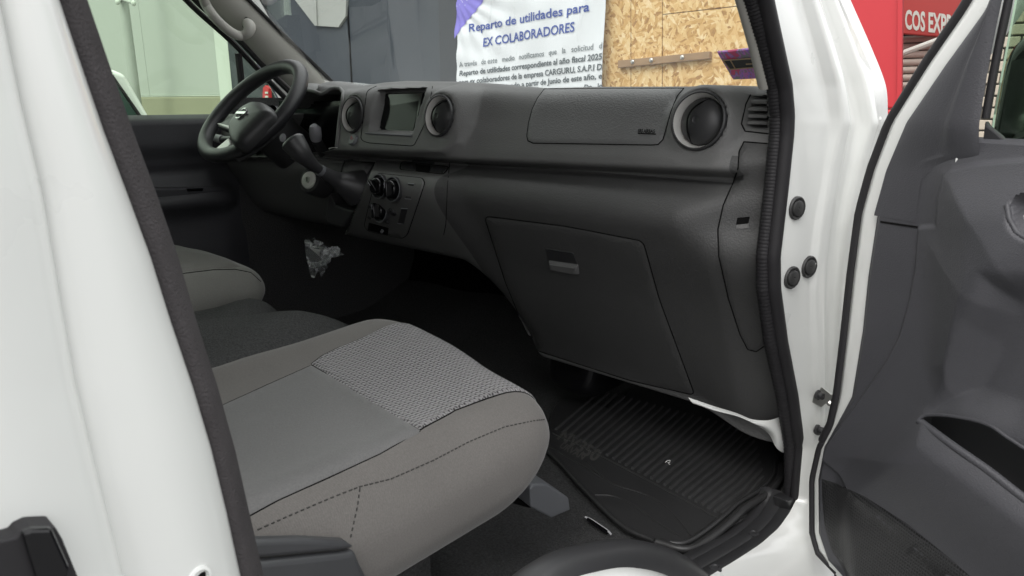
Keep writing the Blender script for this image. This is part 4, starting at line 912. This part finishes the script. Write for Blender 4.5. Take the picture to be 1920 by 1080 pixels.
# ---- centre pillar (near, out of focus) with flocked seal
BR = [(-800, -170), (-200, 78), (0, 162), (120, 203), (240, 246), (360, 291), (480, 332), (600, 366), (720, 405), (840, 438), (960, 465), (1080, 493), (1250, 532)]
BL = [(-800, -235), (-200, 22), (0, 108), (120, 150), (240, 192), (360, 238), (480, 283), (600, 321), (720, 362), (840, 398), (960, 427), (1080, 453), (1250, 492)]
CRS = [(-800, -350), (-200, -60), (0, 5), (180, 42), (360, 85), (540, 115), (720, 147), (900, 190), (1080, 235), (1250, 290)]
ys = list(range(-800, 1260, 12)); rows = []
for y in ys:
    A_ = on(interp(BR, y), y, 0, .772); B_ = on(interp(BL, y), y, 0, .800); row = []
    for t in np.linspace(0, 1, 9): row.append(A_.lerp(B_, t) + Vector((.010, .0, 0)) * math.sin(math.pi * t) ** .6)
    row.append(B_ + Vector((-.012, -.004, 0))); row.insert(0, A_ + Vector((-.01, -.02, 0))); rows.append(row)
bs = MB(); bs.grid(rows)
rows = []
for y in ys:
    B_ = on(interp(BL, y), y, 0, .798); K_ = on(interp(CRS, y), y, 0, .815); O_ = on(interp(CRS, y) - 330, y, 0, .832); Z_ = Vector((.86, O_.y - .03, O_.z)); row = []
    for t in np.linspace(0, 1, 16): row.append(B_.lerp(K_, t) + Vector((.010, .004, 0)) * math.sin(math.pi * t) ** .8 - Vector((.004, 0, 0)) * float(ss(.9, 1, t)))
    for t in np.linspace(.06, 1, 12): row.append(K_.lerp(O_, t) + Vector((.005, 0, 0)) * math.sin(math.pi * t))
    row += [Z_, Z_ + Vector((0, -.6, 0)), Z_ + Vector((0, -.62, 0))]
    row.insert(0, B_ + Vector((-.02, 0, 0))); rows.append(row)
bp_ = MB(); bp_.grid(rows); BB = bp_.bvh(); cpil = part('centre_pillar', bp_, white, smooth=70)
bs.build('door_seal', fuzzy, cpil, smooth=70)
# black striker block low on the pillar
sk = [(-40, 1024), (30, 1008), (36, 999), (58, 990), (104, 988), (118, 1012), (150, 1090), (120, 1160), (-40, 1160)]
sko = on(60, 1040, 0, .872); b = MB(); b.prism([on(p[0], p[1], 0, .842) for p in sk], (-.014, 0, 0)); b.build('striker_cover', rubber, cpil, smooth=0, bevel=.003, seg=3)
b = MB(); b.prism([on(p[0], p[1], 0, .846) for p in ((42, 1000), (60, 993), (99, 992), (132, 1066), (120, 1100), (76, 1110))], (-.005, 0, 0)); b.build('striker_rib', gloss, cpil, smooth=0, bevel=.0015)
h = cast(BB, 373, 1084); b = MB(); b.lathe(h[0], (1, .1, .1), [(.0075, -.001), (.0070, .0015), (.0052, .002), (.0045, -.001)], 24, 0); b.lathe(h[0], (1, .1, .1), [(.0045, -.0005), (.0005, .0005)], 20, 1); b.build('grommet', [white, blackgap], cpil)

# ---- seats
def cushion(x0, x1, yf, yb, zt, zb, r, skew=0.0):
    d = (x1 - x0, yf - yb, zt - zb)
    def post(p):
        u = (p.x - x0) / d[0] * 2 - 1; w = (p.z - zb) / d[2]; fy = (p.y - yb) / d[1]
        z = p.z + .012 * (1 - u * u) * ss(.5, 1, w) - .010 * (1 - (fy * 2 - 1) ** 2) * math.exp(-(u / .55) ** 4) * ss(.6, 1, w)
        z += .010 * math.exp(-((abs(u) - .82) / .16) ** 2) * ss(.6, 1, w) * ss(.95, .6, fy)
        y = p.y - .055 * ss(.62, .0, w) * ss(.55, 1, fy) + .012 * math.cos(u * 1.5) * ss(.7, 1, fy)
        x = p.x + .010 * math.sin(w * 3.0) * u; z += .0012 * math.sin(p.x * 41 + p.y * 23) * math.sin(p.y * 37 - p.x * 9) * ss(.6, 1, w)
        y += skew * ss(.9, -.7, u) * ss(.55, 1, fy); z += skew * .35 * ss(.5, -.7, u) * ss(.5, 1, w) * ss(.5, 1, fy) + skew * .16 * ss(.5, 1, w) * ss(.75, .95, fy)
        z -= .012 * fy * ss(.5, 1, w) * 0
        return Vector((float(x), float(y), float(z)))
    return roundbox(((x0 + x1) / 2, (yf + yb) / 2, (zt + zb) / 2), d, r, 30, post)
ps = MB(); ps.add(*cushion(.190, .640, -.252, -.90, .472, .325, (.055, .085, .060), .050)); CUB = ps.bvh()
seat = part('passenger_seat', ps, fab_side, smooth=80)
midp = [(300, 822), (423, 757), (500, 722), (581, 686), (586, 686), (690, 746), (788, 807), (786, 812), (713, 850), (620, 893), (520, 938), (467, 967), (380, 1010), (300, 1050)]
panel('centre_panel', midp, CUB, fab_mid, seat, lift=.0026, step=10, inset=5, rim=0)
def oncush(p): h = cast(CUB, *p)[0]; return (h.x * 1000, h.y * 1000)
def fromtop(u, v): 
    h = CUB.ray_cast(Vector((u / 1000, v / 1000, .8)), Vector((0, 0, -1))); return (h[0], h[1]) if h[0] is not None else None
def frontlim(x):
    y = -180.0
    while y > -400:
        h = fromtop(x, y)
        if h and h[1].z > .42: return y
        y -= 1.5
    return y
rear_l, rear_r, fr_r = oncush((584, 682)), oncush((788, 806)), oncush((960, 737)); lft = [oncush(p) for p in ((604, 667), (634, 652), (668, 639))]
rgt = [oncush(p) for p in ((815, 791), (853, 770), (890, 756), (930, 742))]
xl_, xr_ = lft[-1][0] - 2, rgt[-1][0] + 6
frn = [(x, frontlim(x)) for x in np.linspace(xl_, xr_, 14)]
outl = [rear_r] + rgt + frn[::-1] + lft[::-1] + [rear_l]
b = panel_mb([tuple(map(float, p)) for p in outl], CUB, lift=.0030, step=9, inset=4, rim=0, cf=fromtop)
b.build('woven_insert', insertm, seat, smooth=60)
b = MB()
for pth in ([(300, 822), (423, 757), (500, 722), (581, 686)], [(788, 808), (713, 851), (620, 894), (520, 939), (467, 968)], [(584, 684), (690, 747), (788, 808)]): seam_mb(b, pth, CUB, .0008, lift=-.0002)
def seam_top(pts, r):
    q = [fromtop(*p) for p in dens(pts, 6, False)]; b.tube([h[0] for h in q if h], r, 6)
seam_top([rear_r] + rgt + [frn[-1]], .0011); seam_top([rear_l] + lft + [frn[0]], .0009)
b.build('seam', blackgap, seat)
# stitched side seam: single dashes
stp = [(1024, 786), (1000, 789), (947, 800), (880, 828), (813, 863), (733, 898), (673, 913), (637, 927), (610, 938), (540, 968), (477, 996)]
b = MB()
def stitch(pth):
    pts = []
    for p in dens(pth, 2, False):
        h = cast(CUB, *p)
        if h: pts.append(h[0] + h[1] * .0006)
    acc = 0; cur = []
    for a, c_ in zip(pts[:-1], pts[1:]):
        acc += (c_ - a).length; cur.append(c_)
        if acc > .0060:
            if len(cur) > 1: b.tube([cur[0], cur[max(1, int(len(cur) * .6))]], .0008, 5)
            acc = 0; cur = []
stitch(stp); stitch([(675, 914), (670, 950), (662, 985), (655, 1018)]); so = b.build('stitching', thread, seat); so['kind'] = 'stuff'
# backrest, base and side trim
def back(x0, x1, y0): 
    def post(p): return Vector((p.x, p.y - (p.z - .45) * .38 + .015 * math.cos((p.x - (x0 + x1) / 2) * 6), p.z))
    return roundbox(((x0 + x1) / 2, y0, .80), (x1 - x0, .13, .70), (.06, .05, .07), 16, post)
b = MB(); b.add(*back(.20, .64, -.905)); b.build('backrest', fab_side, seat, smooth=80)
b = MB(); b.add(*roundbox((.375, -.66, .265), (.34, .52, .19), .025, 8)); b.build('seat_base', carpet, seat, smooth=60)
trimblk = mat('seat_trim_plastic', (.055, .056, .060), .42, var=(20, .08))
for pl_ in ([(420, 1019), (500, 1014), (570, 1012), (650, 1016), (668, 1028), (640, 1033), (560, 1041), (420, 1054)], [(420, 1060), (560, 1046), (640, 1038), (668, 1033), (678, 1060), (694, 1090), (704, 1150), (420, 1150)]):
    b = MB(); b.prism([on(p[0], p[1], 0, .668) for p in pl_], (-.014, 0, 0)); b.build('side_trim', trimblk, seat, smooth=30, bevel=.006, seg=3)
b = MB(); b.prism([on(p[0], p[1], 0, .60) for p in ((994, 918), (998, 910), (1006, 907.5), (1027, 908), (1067, 934), (1070, 957), (1034, 972), (996, 952))], (-.05, .012, 0)); b.build('adjust_lever', knobgrey, seat, smooth=0, bevel=.007, seg=3)
b = MB(); b.tube([on(994, 945, 0, .57), on(960, 935, 0, .56)], .006, 8); b.build('lever_rod', blackgap, seat)
ds = MB(); ds.add(*cushion(-.735, -.268, -.165, -.80, .492, .345, (.055, .075, .055))); DUB = ds.bvh()
dseat = part('driver_seat', ds, fab_drv, smooth=80)
b = MB(); seam_mb(b, [(300, 520), (350, 512), (400, 506), (440, 505), (470, 511), (489, 528)], DUB, .0012); b.build('seam', blackgap, dseat)
b = panel_mb([(300, 472), (345, 470), (400, 478), (436, 489), (452, 500), (430, 503), (400, 504), (350, 510), (300, 518)], DUB, lift=.002, step=9, inset=3, rim=0); b.build('woven_insert', fab_side, dseat, smooth=70)
b = MB(); b.add(*back(-.73, -.27, -.82)); b.build('backrest', fab_drv, dseat, smooth=80)
b = MB(); b.add(*roundbox((-.50, -.50, .255), (.40, .56, .20), .025, 8)); b.build('seat_base', blackgap, dseat, smooth=60)
# carpeted hump between the seats
def hump(p):
    z = p.z + .010 * math.sin(p.x * 14 + 1) * math.sin(p.y * 11) + .006 * math.sin(p.x * 33 + p.y * 21)
    return Vector((p.x, p.y + .016 * math.sin(p.x * 21), z - .035 * ss(-.30, -.16, p.y)))
b = MB(); b.add(*roundbox((-.035, -.58, .30), (.45, .76, .30), (.05, .08, .06), 26, lambda p: Vector([float(v) for v in hump(p)]))); part('console_carpet', b, carpet, smooth=80)
b = MB(); b.add(*roundbox((.075, -.425, .30), (.30, .57, .335), (.045, .06, .05), 20, lambda p: Vector([float(v) for v in hump(p)]))); part('console_carpet', b, carpet, smooth=80)
# dark moulding at the foot of the centre stack
b = MB(); b.add(*roundbox((.27, .33, .27), (.15, .20, .14), (.05, .06, .05), 8)); part('footwell_housing', b, gloss, smooth=70)

# ---- open passenger door
DA = R(65); DE = Vector((math.sin(DA), -math.cos(DA), 0)); DN = Vector((-math.cos(DA), -math.sin(DA), 0)); DH = Vector((.865, .12, 0))
def dr(s, z, n=0): return DH + DE * s + DN * n + Vector((0, 0, z))
def dpx(px, py, off=0):
    p = onp(px, py, DH + DN * off, DN); q = p - DH - DN * off; return (q.dot(DE), p.z)
doo = empty('passenger_door', (DH.x, DH.y, GZ)); child(doo, van)
def dtab(pts, off=0): return [(z, s) for s, z in [dpx(a, b_, off) for a, b_ in pts]]
SE = sorted(dtab([(1868, -20), (1850, 20), (1775, 120), (1700, 230), (1662, 320), (1640, 400), (1622, 520), (1612, 620), (1592, 745), (1565, 795), (1540, 840), (1529, 900), (1530, 1000), (1545, 1045), (1570, 1080), (1600, 1110), (1680, 1150)], .012))
WO_ = sorted(dtab([(1830, -20), (1806, 20), (1737, 120), (1668, 230), (1634, 320), (1612, 400), (1596, 520), (1583, 640), (1570, 745), (1558, 800), (1536, 842), (1523, 900), (1523, 1000), (1537, 1050), (1560, 1080), (1590, 1114), (1670, 1156)], .0))
curve = [dpx(*p, .014) for p in ((1722, 425), (1716, 500), (1705, 560), (1686, 630), (1660, 680), (1610, 750), (1552, 830), (1540, 862))]
armp = [dpx(*p, .05) for p in ((1722, 425), (1726, 370), (1736, 330), (1752, 317), (1790, 308), (1850, 302), (1990, 292))]
ledge = [dpx(*p, .05) for p in ((1722, 790), (1780, 824), (1850, 872), (1920, 922), (2000, 980))]
poly_main = curve + [(.86, .15), (.86, armp[-1][1])] + armp[::-1]         # raised field right of the curved line
poly_pod = armp + [(.86, armp[-1][1]), (.86, .46)] + [dpx(*p, .05) for p in ((1990, 560), (1910, 600), (1850, 640), (1800, 690), (1765, 730), (1742, 690), (1735, 560))]
pock = fillet([dpx(*p, .05) for p in ((1724, 788), (1742, 778), (1790, 782), (1850, 796), (1890, 826), (1990, 880), (2010, 990), (1920, 925), (1850, 876), (1780, 828))], .008)
hndl = fillet([dpx(*p, .05) for p in ((1886, 372), (1930, 352), (2060, 350), (2060, 470), (1930, 452), (1900, 430))], .02)
lowp = [(s, z - .004) for s, z in [dpx(*p, .05) for p in ((1530, 885), (1620, 915), (1700, 965), (1800, 1046), (1840, 1080), (1960, 1180))]]
poly_low = lowp + [(.86, .02), (-.05, .02)]
n1, n2 = 230, 340; zt_ = max(z for s, z in armp) + .006; S = np.zeros((n2, n1)); Zd = np.zeros((n2, n1))
for i in range(n2):
    z = .10 + (zt_ - .10) * i / (n2 - 1)
    s0 = float(np.interp(z, [a for a, _ in SE], [s for _, s in SE])); tt = np.linspace(0, 1, n1) ** 1.7
    S[i] = s0 + (.86 - s0) * tt; Zd[i] = z
OF = .012 + .006 * ss(.002, -.004, sdpoly(S, Zd, poly_main)) + .030 * ss(.0, -.16, sdpoly(S, Zd, poly_main))
OF += .028 * ss(.03, -.07, sdpoly(S, Zd, poly_pod))
led = np.interp(S, [a for a, _ in ledge], [z for _, z in ledge], left=9, right=ledge[-1][1])
OF += .020 * ss(.02, -.03, sdpoly(S, Zd, ledge + [(.86, ledge[-1][1] - .1), (.86, .02), (.12, .02), (.05, .30)]))
fold = [dpx(*p, .045) for p in ((1852, 500), (1836, 560), (1810, 600), (1772, 680), (1742, 745), (1725, 783), (1742, 781), (1800, 785), (1900, 825), (2100, 860), (2100, 500))]
OF -= .020 * ss(.0, -.045, sdpoly(S, Zd, fold))
OF -= .034 * ss(.0, -.007, sdpoly(S, Zd, hndl))
edge = S - S[:, :1]; OF -= .006 * ss(.010, 0, edge)
b = MB(); b.grid([[tuple(dr(S[i, j], Zd[i, j], OF[i, j])) for j in range(n1)] for i in range(n2)])
top_ = [[dr(S[-1, j], Zd[-1, j] + dz, OF[-1, j] + dn) for j in range(n1)] for dz, dn in ((0, 0), (.004, -.004), (.006, -.014), (.004, -.05))]; b.grid(top_)
PNB = b.bvh(); dpan = b.build('door_panel', doorm, doo, smooth=60)
# the map pocket: an opening in the panel with a deep liner behind it
pk_px = [(1722, 790), (1728, 782), (1742, 778), (1790, 781), (1850, 795), (1892, 822), (1940, 850), (2060, 900), (2080, 1040), (1990, 982), (1920, 934), (1850, 880), (1780, 831)]
XYZ = np.array([[tuple(dr(S[i, j], Zd[i, j], OF[i, j])) for j in range(n1)] for i in range(n2)]); qx, qy = project(XYZ[..., 0], XYZ[..., 1], XYZ[..., 2])
cm_ = (sdpoly(qx[:-1, :-1], qy[:-1, :-1], pk_px) + sdpoly(qx[1:, 1:], qy[1:, 1:], pk_px)) / 2 < -.5
bm = bmesh.new(); bm.from_mesh(dpan.data); bm.faces.ensure_lookup_table(); kill = [bm.faces[k] for k in np.nonzero(cm_.ravel())[0]]; bmesh.ops.delete(bm, geom=kill, context='FACES'); bm.to_mesh(dpan.data); bm.free()
b = MB(); s0_, s1_, z0_, z1_ = .105, .60, .20, .50
b.grid([[dr(a, z, o_) for a, o_ in ((s0_, .0), (s0_, -.03), (s0_ + .02, -.05), (s1_ - .02, -.05), (s1_, .0))] for z in (z0_, z1_)])
for z in (z0_, z1_): b.add([dr(s0_, z, .01), dr(s0_, z, -.05), dr(s1_, z, -.05), dr(s1_, z, .01)], [(0, 1, 2, 3)])
b.build('pocket_liner', mat('pocket_liner', (.085, .086, .088), .6), dpan, smooth=0)
gp_ = [(1541, 898), (1564, 905), (1620, 930), (1700, 981), (1790, 1054), (1840, 1100), (1720, 1160), (1624, 1105), (1586, 1072), (1558, 1030), (1546, 985), (1541, 930)]
panel('speaker_grille', gp_, PNB, grillem, dpan, lift=.002, step=10, inset=3, rim=0)
b = MB(); seam_mb(b, [(1626, 412), (1660, 417), (1721, 426)], PNB, .0014); b.build('trim_gap', blackgap, dpan)
b = MB(); seam_mb(b, [(1722, 426), (1716, 500), (1705, 560), (1686, 630), (1660, 680), (1610, 750), (1552, 830)], PNB, .0006, lift=.0002); b.build('trim_edge', doorm, dpan)
b = MB(); b.tube(catmull([h[0] for h in (cast(PNB, *p) for p in pk_px[:8]) if h], 8), .0022, 8); b.build('pocket_edge', doorm, dpan)
lp_ = [h for h in (cast(PNB, *p) for p in [(1721, 788)] + pk_px[:8:-1] + [(2080, 1040)]) if h]; lp_ = lp_[:-1]; b = MB(); b.tube(catmull([h[0] - h[1] * .002 for h in lp_], 8), .0050, 12); b.build('pocket_lip', doorm, dpan, smooth=80)
b = MB(); pth = [(1888, 385), (1892, 410), (1906, 436), (1930, 452)]; seam_mb(b, pth, PNB, .0032, lift=0); b.build('handle_surround', doorm, dpan, smooth=80)
q = [dr(*dpx(*p, .04), .036) for p in ((1907, 408), (1918, 396), (1990, 385), (1990, 430), (1920, 440))]; b = MB(); b.prism(q, DN * -.012); b.build('door_handle', silver, dpan, smooth=0, bevel=.004)
b = MB(); q = dr(*dpx(1798, 301, .012), .012); b.box(q - Vector((.003, .003, .003)), q + Vector((.003, .003, .003))); b.build('clip', white, dpan, smooth=0)
# sail trim above the armrest
sail = MB(); GLF = sorted(dtab([(1893, -20), (1880, 40), (1862, 130), (1846, 228), (1838, 300)], .012)); rows = []
for i in range(60):
    z = lerp(.70, .965, i / 59); s0 = float(np.interp(z, [a for a, _ in SE], [s for _, s in SE])); s1 = float(np.interp(z, [a for a, _ in GLF], [s for _, s in GLF]))
    s1 = min(s1, float(np.interp(z, [.690, .700, .757, .779, .786, .791], [.100, .104, .104, .134, .172, .30]))); s1 = max(s1, s0 + .004); rows.append([dr(lerp(s0, s1, t), z, .0125 + (.010 * math.sin(math.pi * t) ** .6 + .008 * float(ss(.55, .7, t))) * float(ss(.765, .83, z))) for t in np.linspace(0, 1, 24)])
sail.grid(rows); sail.build('sail_trim', doorm, doo, smooth=70)
# glass with its frame run and corner piece
g0 = [dpx(*p, .0) for p in ((1893, -20), (1846, 228), (1850, 238))]
b = MB(); q = [dr(*dpx(*p, .008), .008) for p in ((1902, -60), (1891, 0), (1868, 110), (1848, 222))]; b.tube(catmull(q, 5), .0045, 10); b.build('glass_run', rubber, doo)
b = MB(); q = [dr(*dpx(*p, .006), .006) for p in ((1838, 300), (1846, 226), (1852, 236), (1872, 252), (1884, 264), (1890, 282), (1893, 300))]; b.prism(q, DN * -.008); b.build('corner_cover', smooth, doo, smooth=0, bevel=.002)
b = MB(); q = [dr(*p, -.012) for p in (dpx(1838, 310), dpx(1850, 215), dpx(1893, -20), dpx(1915, -120), (.80, 1.10), (.84, .78))]; b.prism(q, DN * -.004); b.build('window_glass', doorglass, doo, smooth=0)
b = MB(); q = [dr(*dpx(*p, -.02), -.02) for p in ((1880, 310), (1930, 303), (2050, 296))]; b.tube(q, .008, 8); b.build('belt_seal', rubber, doo)
# painted edge of the door and outer skin
rows = []
for k in range(90):
    z = lerp(.10, 1.0, k / 89); a = float(np.interp(z, [q_[0] for q_ in WO_], [q_[1] for q_ in WO_])); c_ = float(np.interp(z, [q_[0] for q_ in SE], [q_[1] for q_ in SE])) + .012
    rows.append([dr(a - .004, z, -.11), dr(a - .008, z, -.10), dr(a - .004, z, -.05), dr(a - .001, z, -.012), dr(a + .001, z, -.003), dr(lerp(a, c_, .25), z, .002), dr(lerp(a, c_, .6), z, .001), dr(c_, z, -.002)])
b = MB(); b.grid(rows); b.build('door_edge', white, doo, smooth=60)
rows = []
for k in range(40):
    z = lerp(.10, .80, k / 39); a = float(np.interp(z, [q_[0] for q_ in WO_], [q_[1] for q_ in WO_])); rows.append([dr(a - .004, z, -.11), dr(a + .3, z, -.125), dr(.87, z, -.11), dr(.875, z, -.02)])
b = MB(); b.grid(rows); b.build('outer_skin', white, doo, smooth=60)
b = MB(); q = [dr(float(np.interp(z, [q_[0] for q_ in WO_], [q_[1] for q_ in WO_])) - .005, z, -.006) for z in np.linspace(.335, 1.0, 40)]; b.tube(q, .0075, 8); b.build('weatherstrip', rubber, doo, smooth=80)
b = MB(); q = [dr(float(np.interp(z, [q_[0] for q_ in WO_], [q_[1] for q_ in WO_])) - .002, z, -.002) for z in np.linspace(.12, .335, 24)]; b.tube(q, .005, 8); b.build('lower_weatherstrip', rubber, doo, smooth=80)
b = MB(); b.prism([dr(*dpx(*p, .0), .0) for p in ((1534, 842), (1536, 832), (1546, 828), (1548, 846), (1538, 858))], DN * -.02); b.build('drain_plug', smooth, doo, smooth=0, bevel=.002)
# outside mirror seen through the glass
mo = dr(*dpx(1938, 190, -.16), -.16); b = MB()
b.add(*roundbox(mo, (.075, .07, .17), (.03, .03, .05), 10)); mr_ = b.build('door_mirror', gloss, doo, smooth=60)
b = MB(); b.prism([mo + Vector((x, -.038, z)) for x, z in ((-.026, -.06), (.026, -.06), (.026, .06), (-.026, .05))], (0, .002, 0)); b.build('mirror_glass', chrome, mr_, smooth=0)
b = MB(); b.tube([mo + Vector((0, .0, -.05)), dr(dpx(1925, 200, -.10)[0] + .01, .79, -.10)], .02, 8); b.build('mirror_arm', smooth, mr_)

# ================================================================== LOOSE THINGS
# moulded floor mat with ribs, raised border and dark lettering
mat_o = [(1036, 762), (1062, 744), (1112, 756), (1150, 768), (1190, 722), (1320, 760), (1400, 800), (1452, 838), (1468, 880), (1466, 900), (1440, 930), (1400, 955), (1376, 978), (1330, 1016), (1288, 1036), (1240, 1022), (1164, 988), (1092, 916), (1052, 872), (1022, 840)]
MZ = FZ + .012
def fm(px, py, dz=0): return on(px, py, 2, MZ + dz)
fmat = empty('floor_mat', (fm(1250, 880).x, fm(1250, 880).y, FZ)); tag(fmat, 'black ribbed rubber floor mat with raised lettering in the passenger footwell', 'floor mat')
pts = [fm(*p) for p in fillet(mat_o, 14, 3)]; b = MB(); b.prism(pts, (0, 0, -.008)); b.build('mat_base', matm, fmat, smooth=30, bevel=.002)
# rear and right border: doubled raised rim
b = MB(); q = [fm(*p, .004) for p in ((1230, 1016), (1288, 1030), (1330, 1010), (1376, 972), (1400, 950), (1438, 926), (1462, 898), (1466, 872))]; q = catmull(q, 6); b.tube(q, .0065, 8)
b.tube([p + Vector((-.016, .006, 0)) for p in q[4:]], .0045, 8); b.build('border_rim', matm, fmat, smooth=80)
b = MB(); b.tube(catmull([fm(*p, .001) for p in ((1018, 838), (1052, 870), (1092, 914), (1164, 984), (1226, 1014))], 6), .004, 8); b.build('border_rim', matm, fmat, smooth=80)
# ribs run from the lettering band up to the bulkhead
A0, A1 = Vector((1042, 806)), Vector((1352, 966)); B0, B1 = Vector((1105, 752)), Vector((1462, 868)); nr = 27
ribm = mat('mat_rib_lightened', (.064, .064, .065), .38, spec=.5, var=(60, .2))  # paler rubber imitates light catching the ribs
for i in range(nr):
    t = i / (nr - 1) ; t = t ** 1.0
    a = A0.lerp(A1, t); c_ = B0.lerp(B1, t); c_ = a + (c_ - a) * (1.35 if t < .75 else lerp(1.35, .72, (t - .75) / .25))
    P0, P1 = fm(a.x, a.y), fm(c_.x, c_.y); mid = P0.lerp(P1, .5) + Vector((.006 * t, 0, 0)); d = (P1 - P0).normalized(); w = Vector((d.y, -d.x, 0)) * .0030
    b = MB(); prof = [(-1, 0), (-.6, .0050), (.6, .0050), (1, 0)]
    b.grid([[p + w * s_ + Vector((0, 0, h_)) for s_, h_ in prof] for p in (P0, mid, P1)]); b.prism([P0 + w * s_ + Vector((0, 0, h_ - .0003)) for s_, h_ in prof], d * .0002); b.build('rib', ribm, fmat, smooth=60)
b = MB(); b.tube([fm(*p, .0008) for p in ((1036, 812), (1130, 856), (1240, 914), (1345, 972))], .0018, 6); b.build('rib_border', matm, fmat)
for pth in ([(1100, 866), (1140, 902), (1165, 913), (1205, 925), (1240, 944), (1275, 978), (1300, 1008), (1318, 1000)], [(1030, 836), (1090, 872), (1150, 908)], [(1116, 928), (1150, 930), (1186, 946), (1230, 978), (1275, 1006)]):
    b = MB(); b.tube(catmull([fm(*p, .0006) for p in pth], 5), .0018, 6); b.build('moulded_line', matm, fmat, smooth=80)
matink = mat('mat_lettering', (.10, .098, .094), .35)
P0, P1 = fm(1048, 818, .002), fm(1122, 862, .002); U = fm(1066, 804, .002) - fm(1050, 818, .002)
for nm, body, a, c_, up in (('lettering', 'NV350', (1044, 822), (1116, 866), (16, -17)), ('lettering', 'URVAN', (1048, 838), (1092, 862), (9, -9))):
    P0, P1 = fm(*a, .0015), fm(*c_, .0015); U = fm(a[0] + up[0], a[1] + up[1], .0015) - P0; text_at(nm, body, P0, P1, U, matink, fmat, bold=.03)

# torn white paper scrap on the mat
o = fm(1252, 868, .004); b = MB(); b.tube([o + Vector((x, y, z)) * .7 for x, y, z in ((-.006, -.004, .001), (-.004, .006, .004), (.003, .007, .006), (.006, .001, .004), (.001, -.001, .002), (.010, -.006, .001))], .0009, 6)
tag(b.build('paper_scrap', mat('paper_white', (.75, .75, .74), .7)), 'tiny curled white scrap lying on the ribbed floor mat', 'scrap')
b = MB(); q = catmull([on(x, y, 2, FZ + .010) for x, y in ((1097, 969), (1108, 974), (1122, 983), (1138, 994), (1146, 1002))], 4); b.tube(q, .0016, 6, flat=.5); b.tube([q[2] + Vector((0, 0, -.002)), q[-5] + Vector((0.003, -.002, -.002))], .0035, 6, mi=1)
tag(b.build('cable_tie', [mat('tie_white', (.6, .6, .62), .4), gloss]), 'thin white and black tie lying on the carpet beside the mat', 'cable tie')

# clear crumpled wrapper hanging from the lever under the dash
def crumple(px_poly, y, depth, seed):
    rnd = random.Random(seed); ol = dens(px_poly, 5); pts = [Vector(p) for p in ol]; A = np.array(px_poly)
    x0, y0 = A.min(0); x1, y1 = A.max(0)
    for _ in range(13):
        p = (rnd.uniform(x0, x1), rnd.uniform(y0, y1))
        if sdpoly(np.array([p[0]]), np.array([p[1]]), ol)[0] < -2: pts.append(Vector(p))
    r_ = delaunay_2d_cdt(pts, [], [list(range(len(ol)))], 1, 1e-4); b = MB()
    fr = [on(p.x, p.y, 1, y + rnd.uniform(-1, 1) * depth) for p in r_[0]]; bk = [p + Vector((0, .015 + rnd.uniform(0, .012), 0)) for p in fr]
    b.add(fr, [tuple(f) for f in r_[2]]); b.add(bk, [tuple(f) for f in r_[2]]); return b
bagp = [(571, 450), (578, 447), (584, 455), (594, 460), (600, 468), (606, 475), (604, 488), (600, 504), (594, 512), (590, 521), (584, 520), (580, 505), (574, 480)]
b = crumple(bagp, -.04, .008, 3); b2 = crumple([(604, 472), (610, 464), (620, 464), (630, 480), (618, 484), (608, 486)], -.04, .006, 5)
bag = b.build('plastic_wrapper', bagfilm, None, smooth=0); tag(bag, 'crumpled clear plastic wrapper hanging below the dashboard', 'wrapper')
b2.build('wrapper_tail', bagfilm, bag, smooth=0)
b = MB(); b.tube([on(604, 474, 1, -.035), on(628, 479, 1, .06)], .006, 8); part('brake_release', b, smooth)
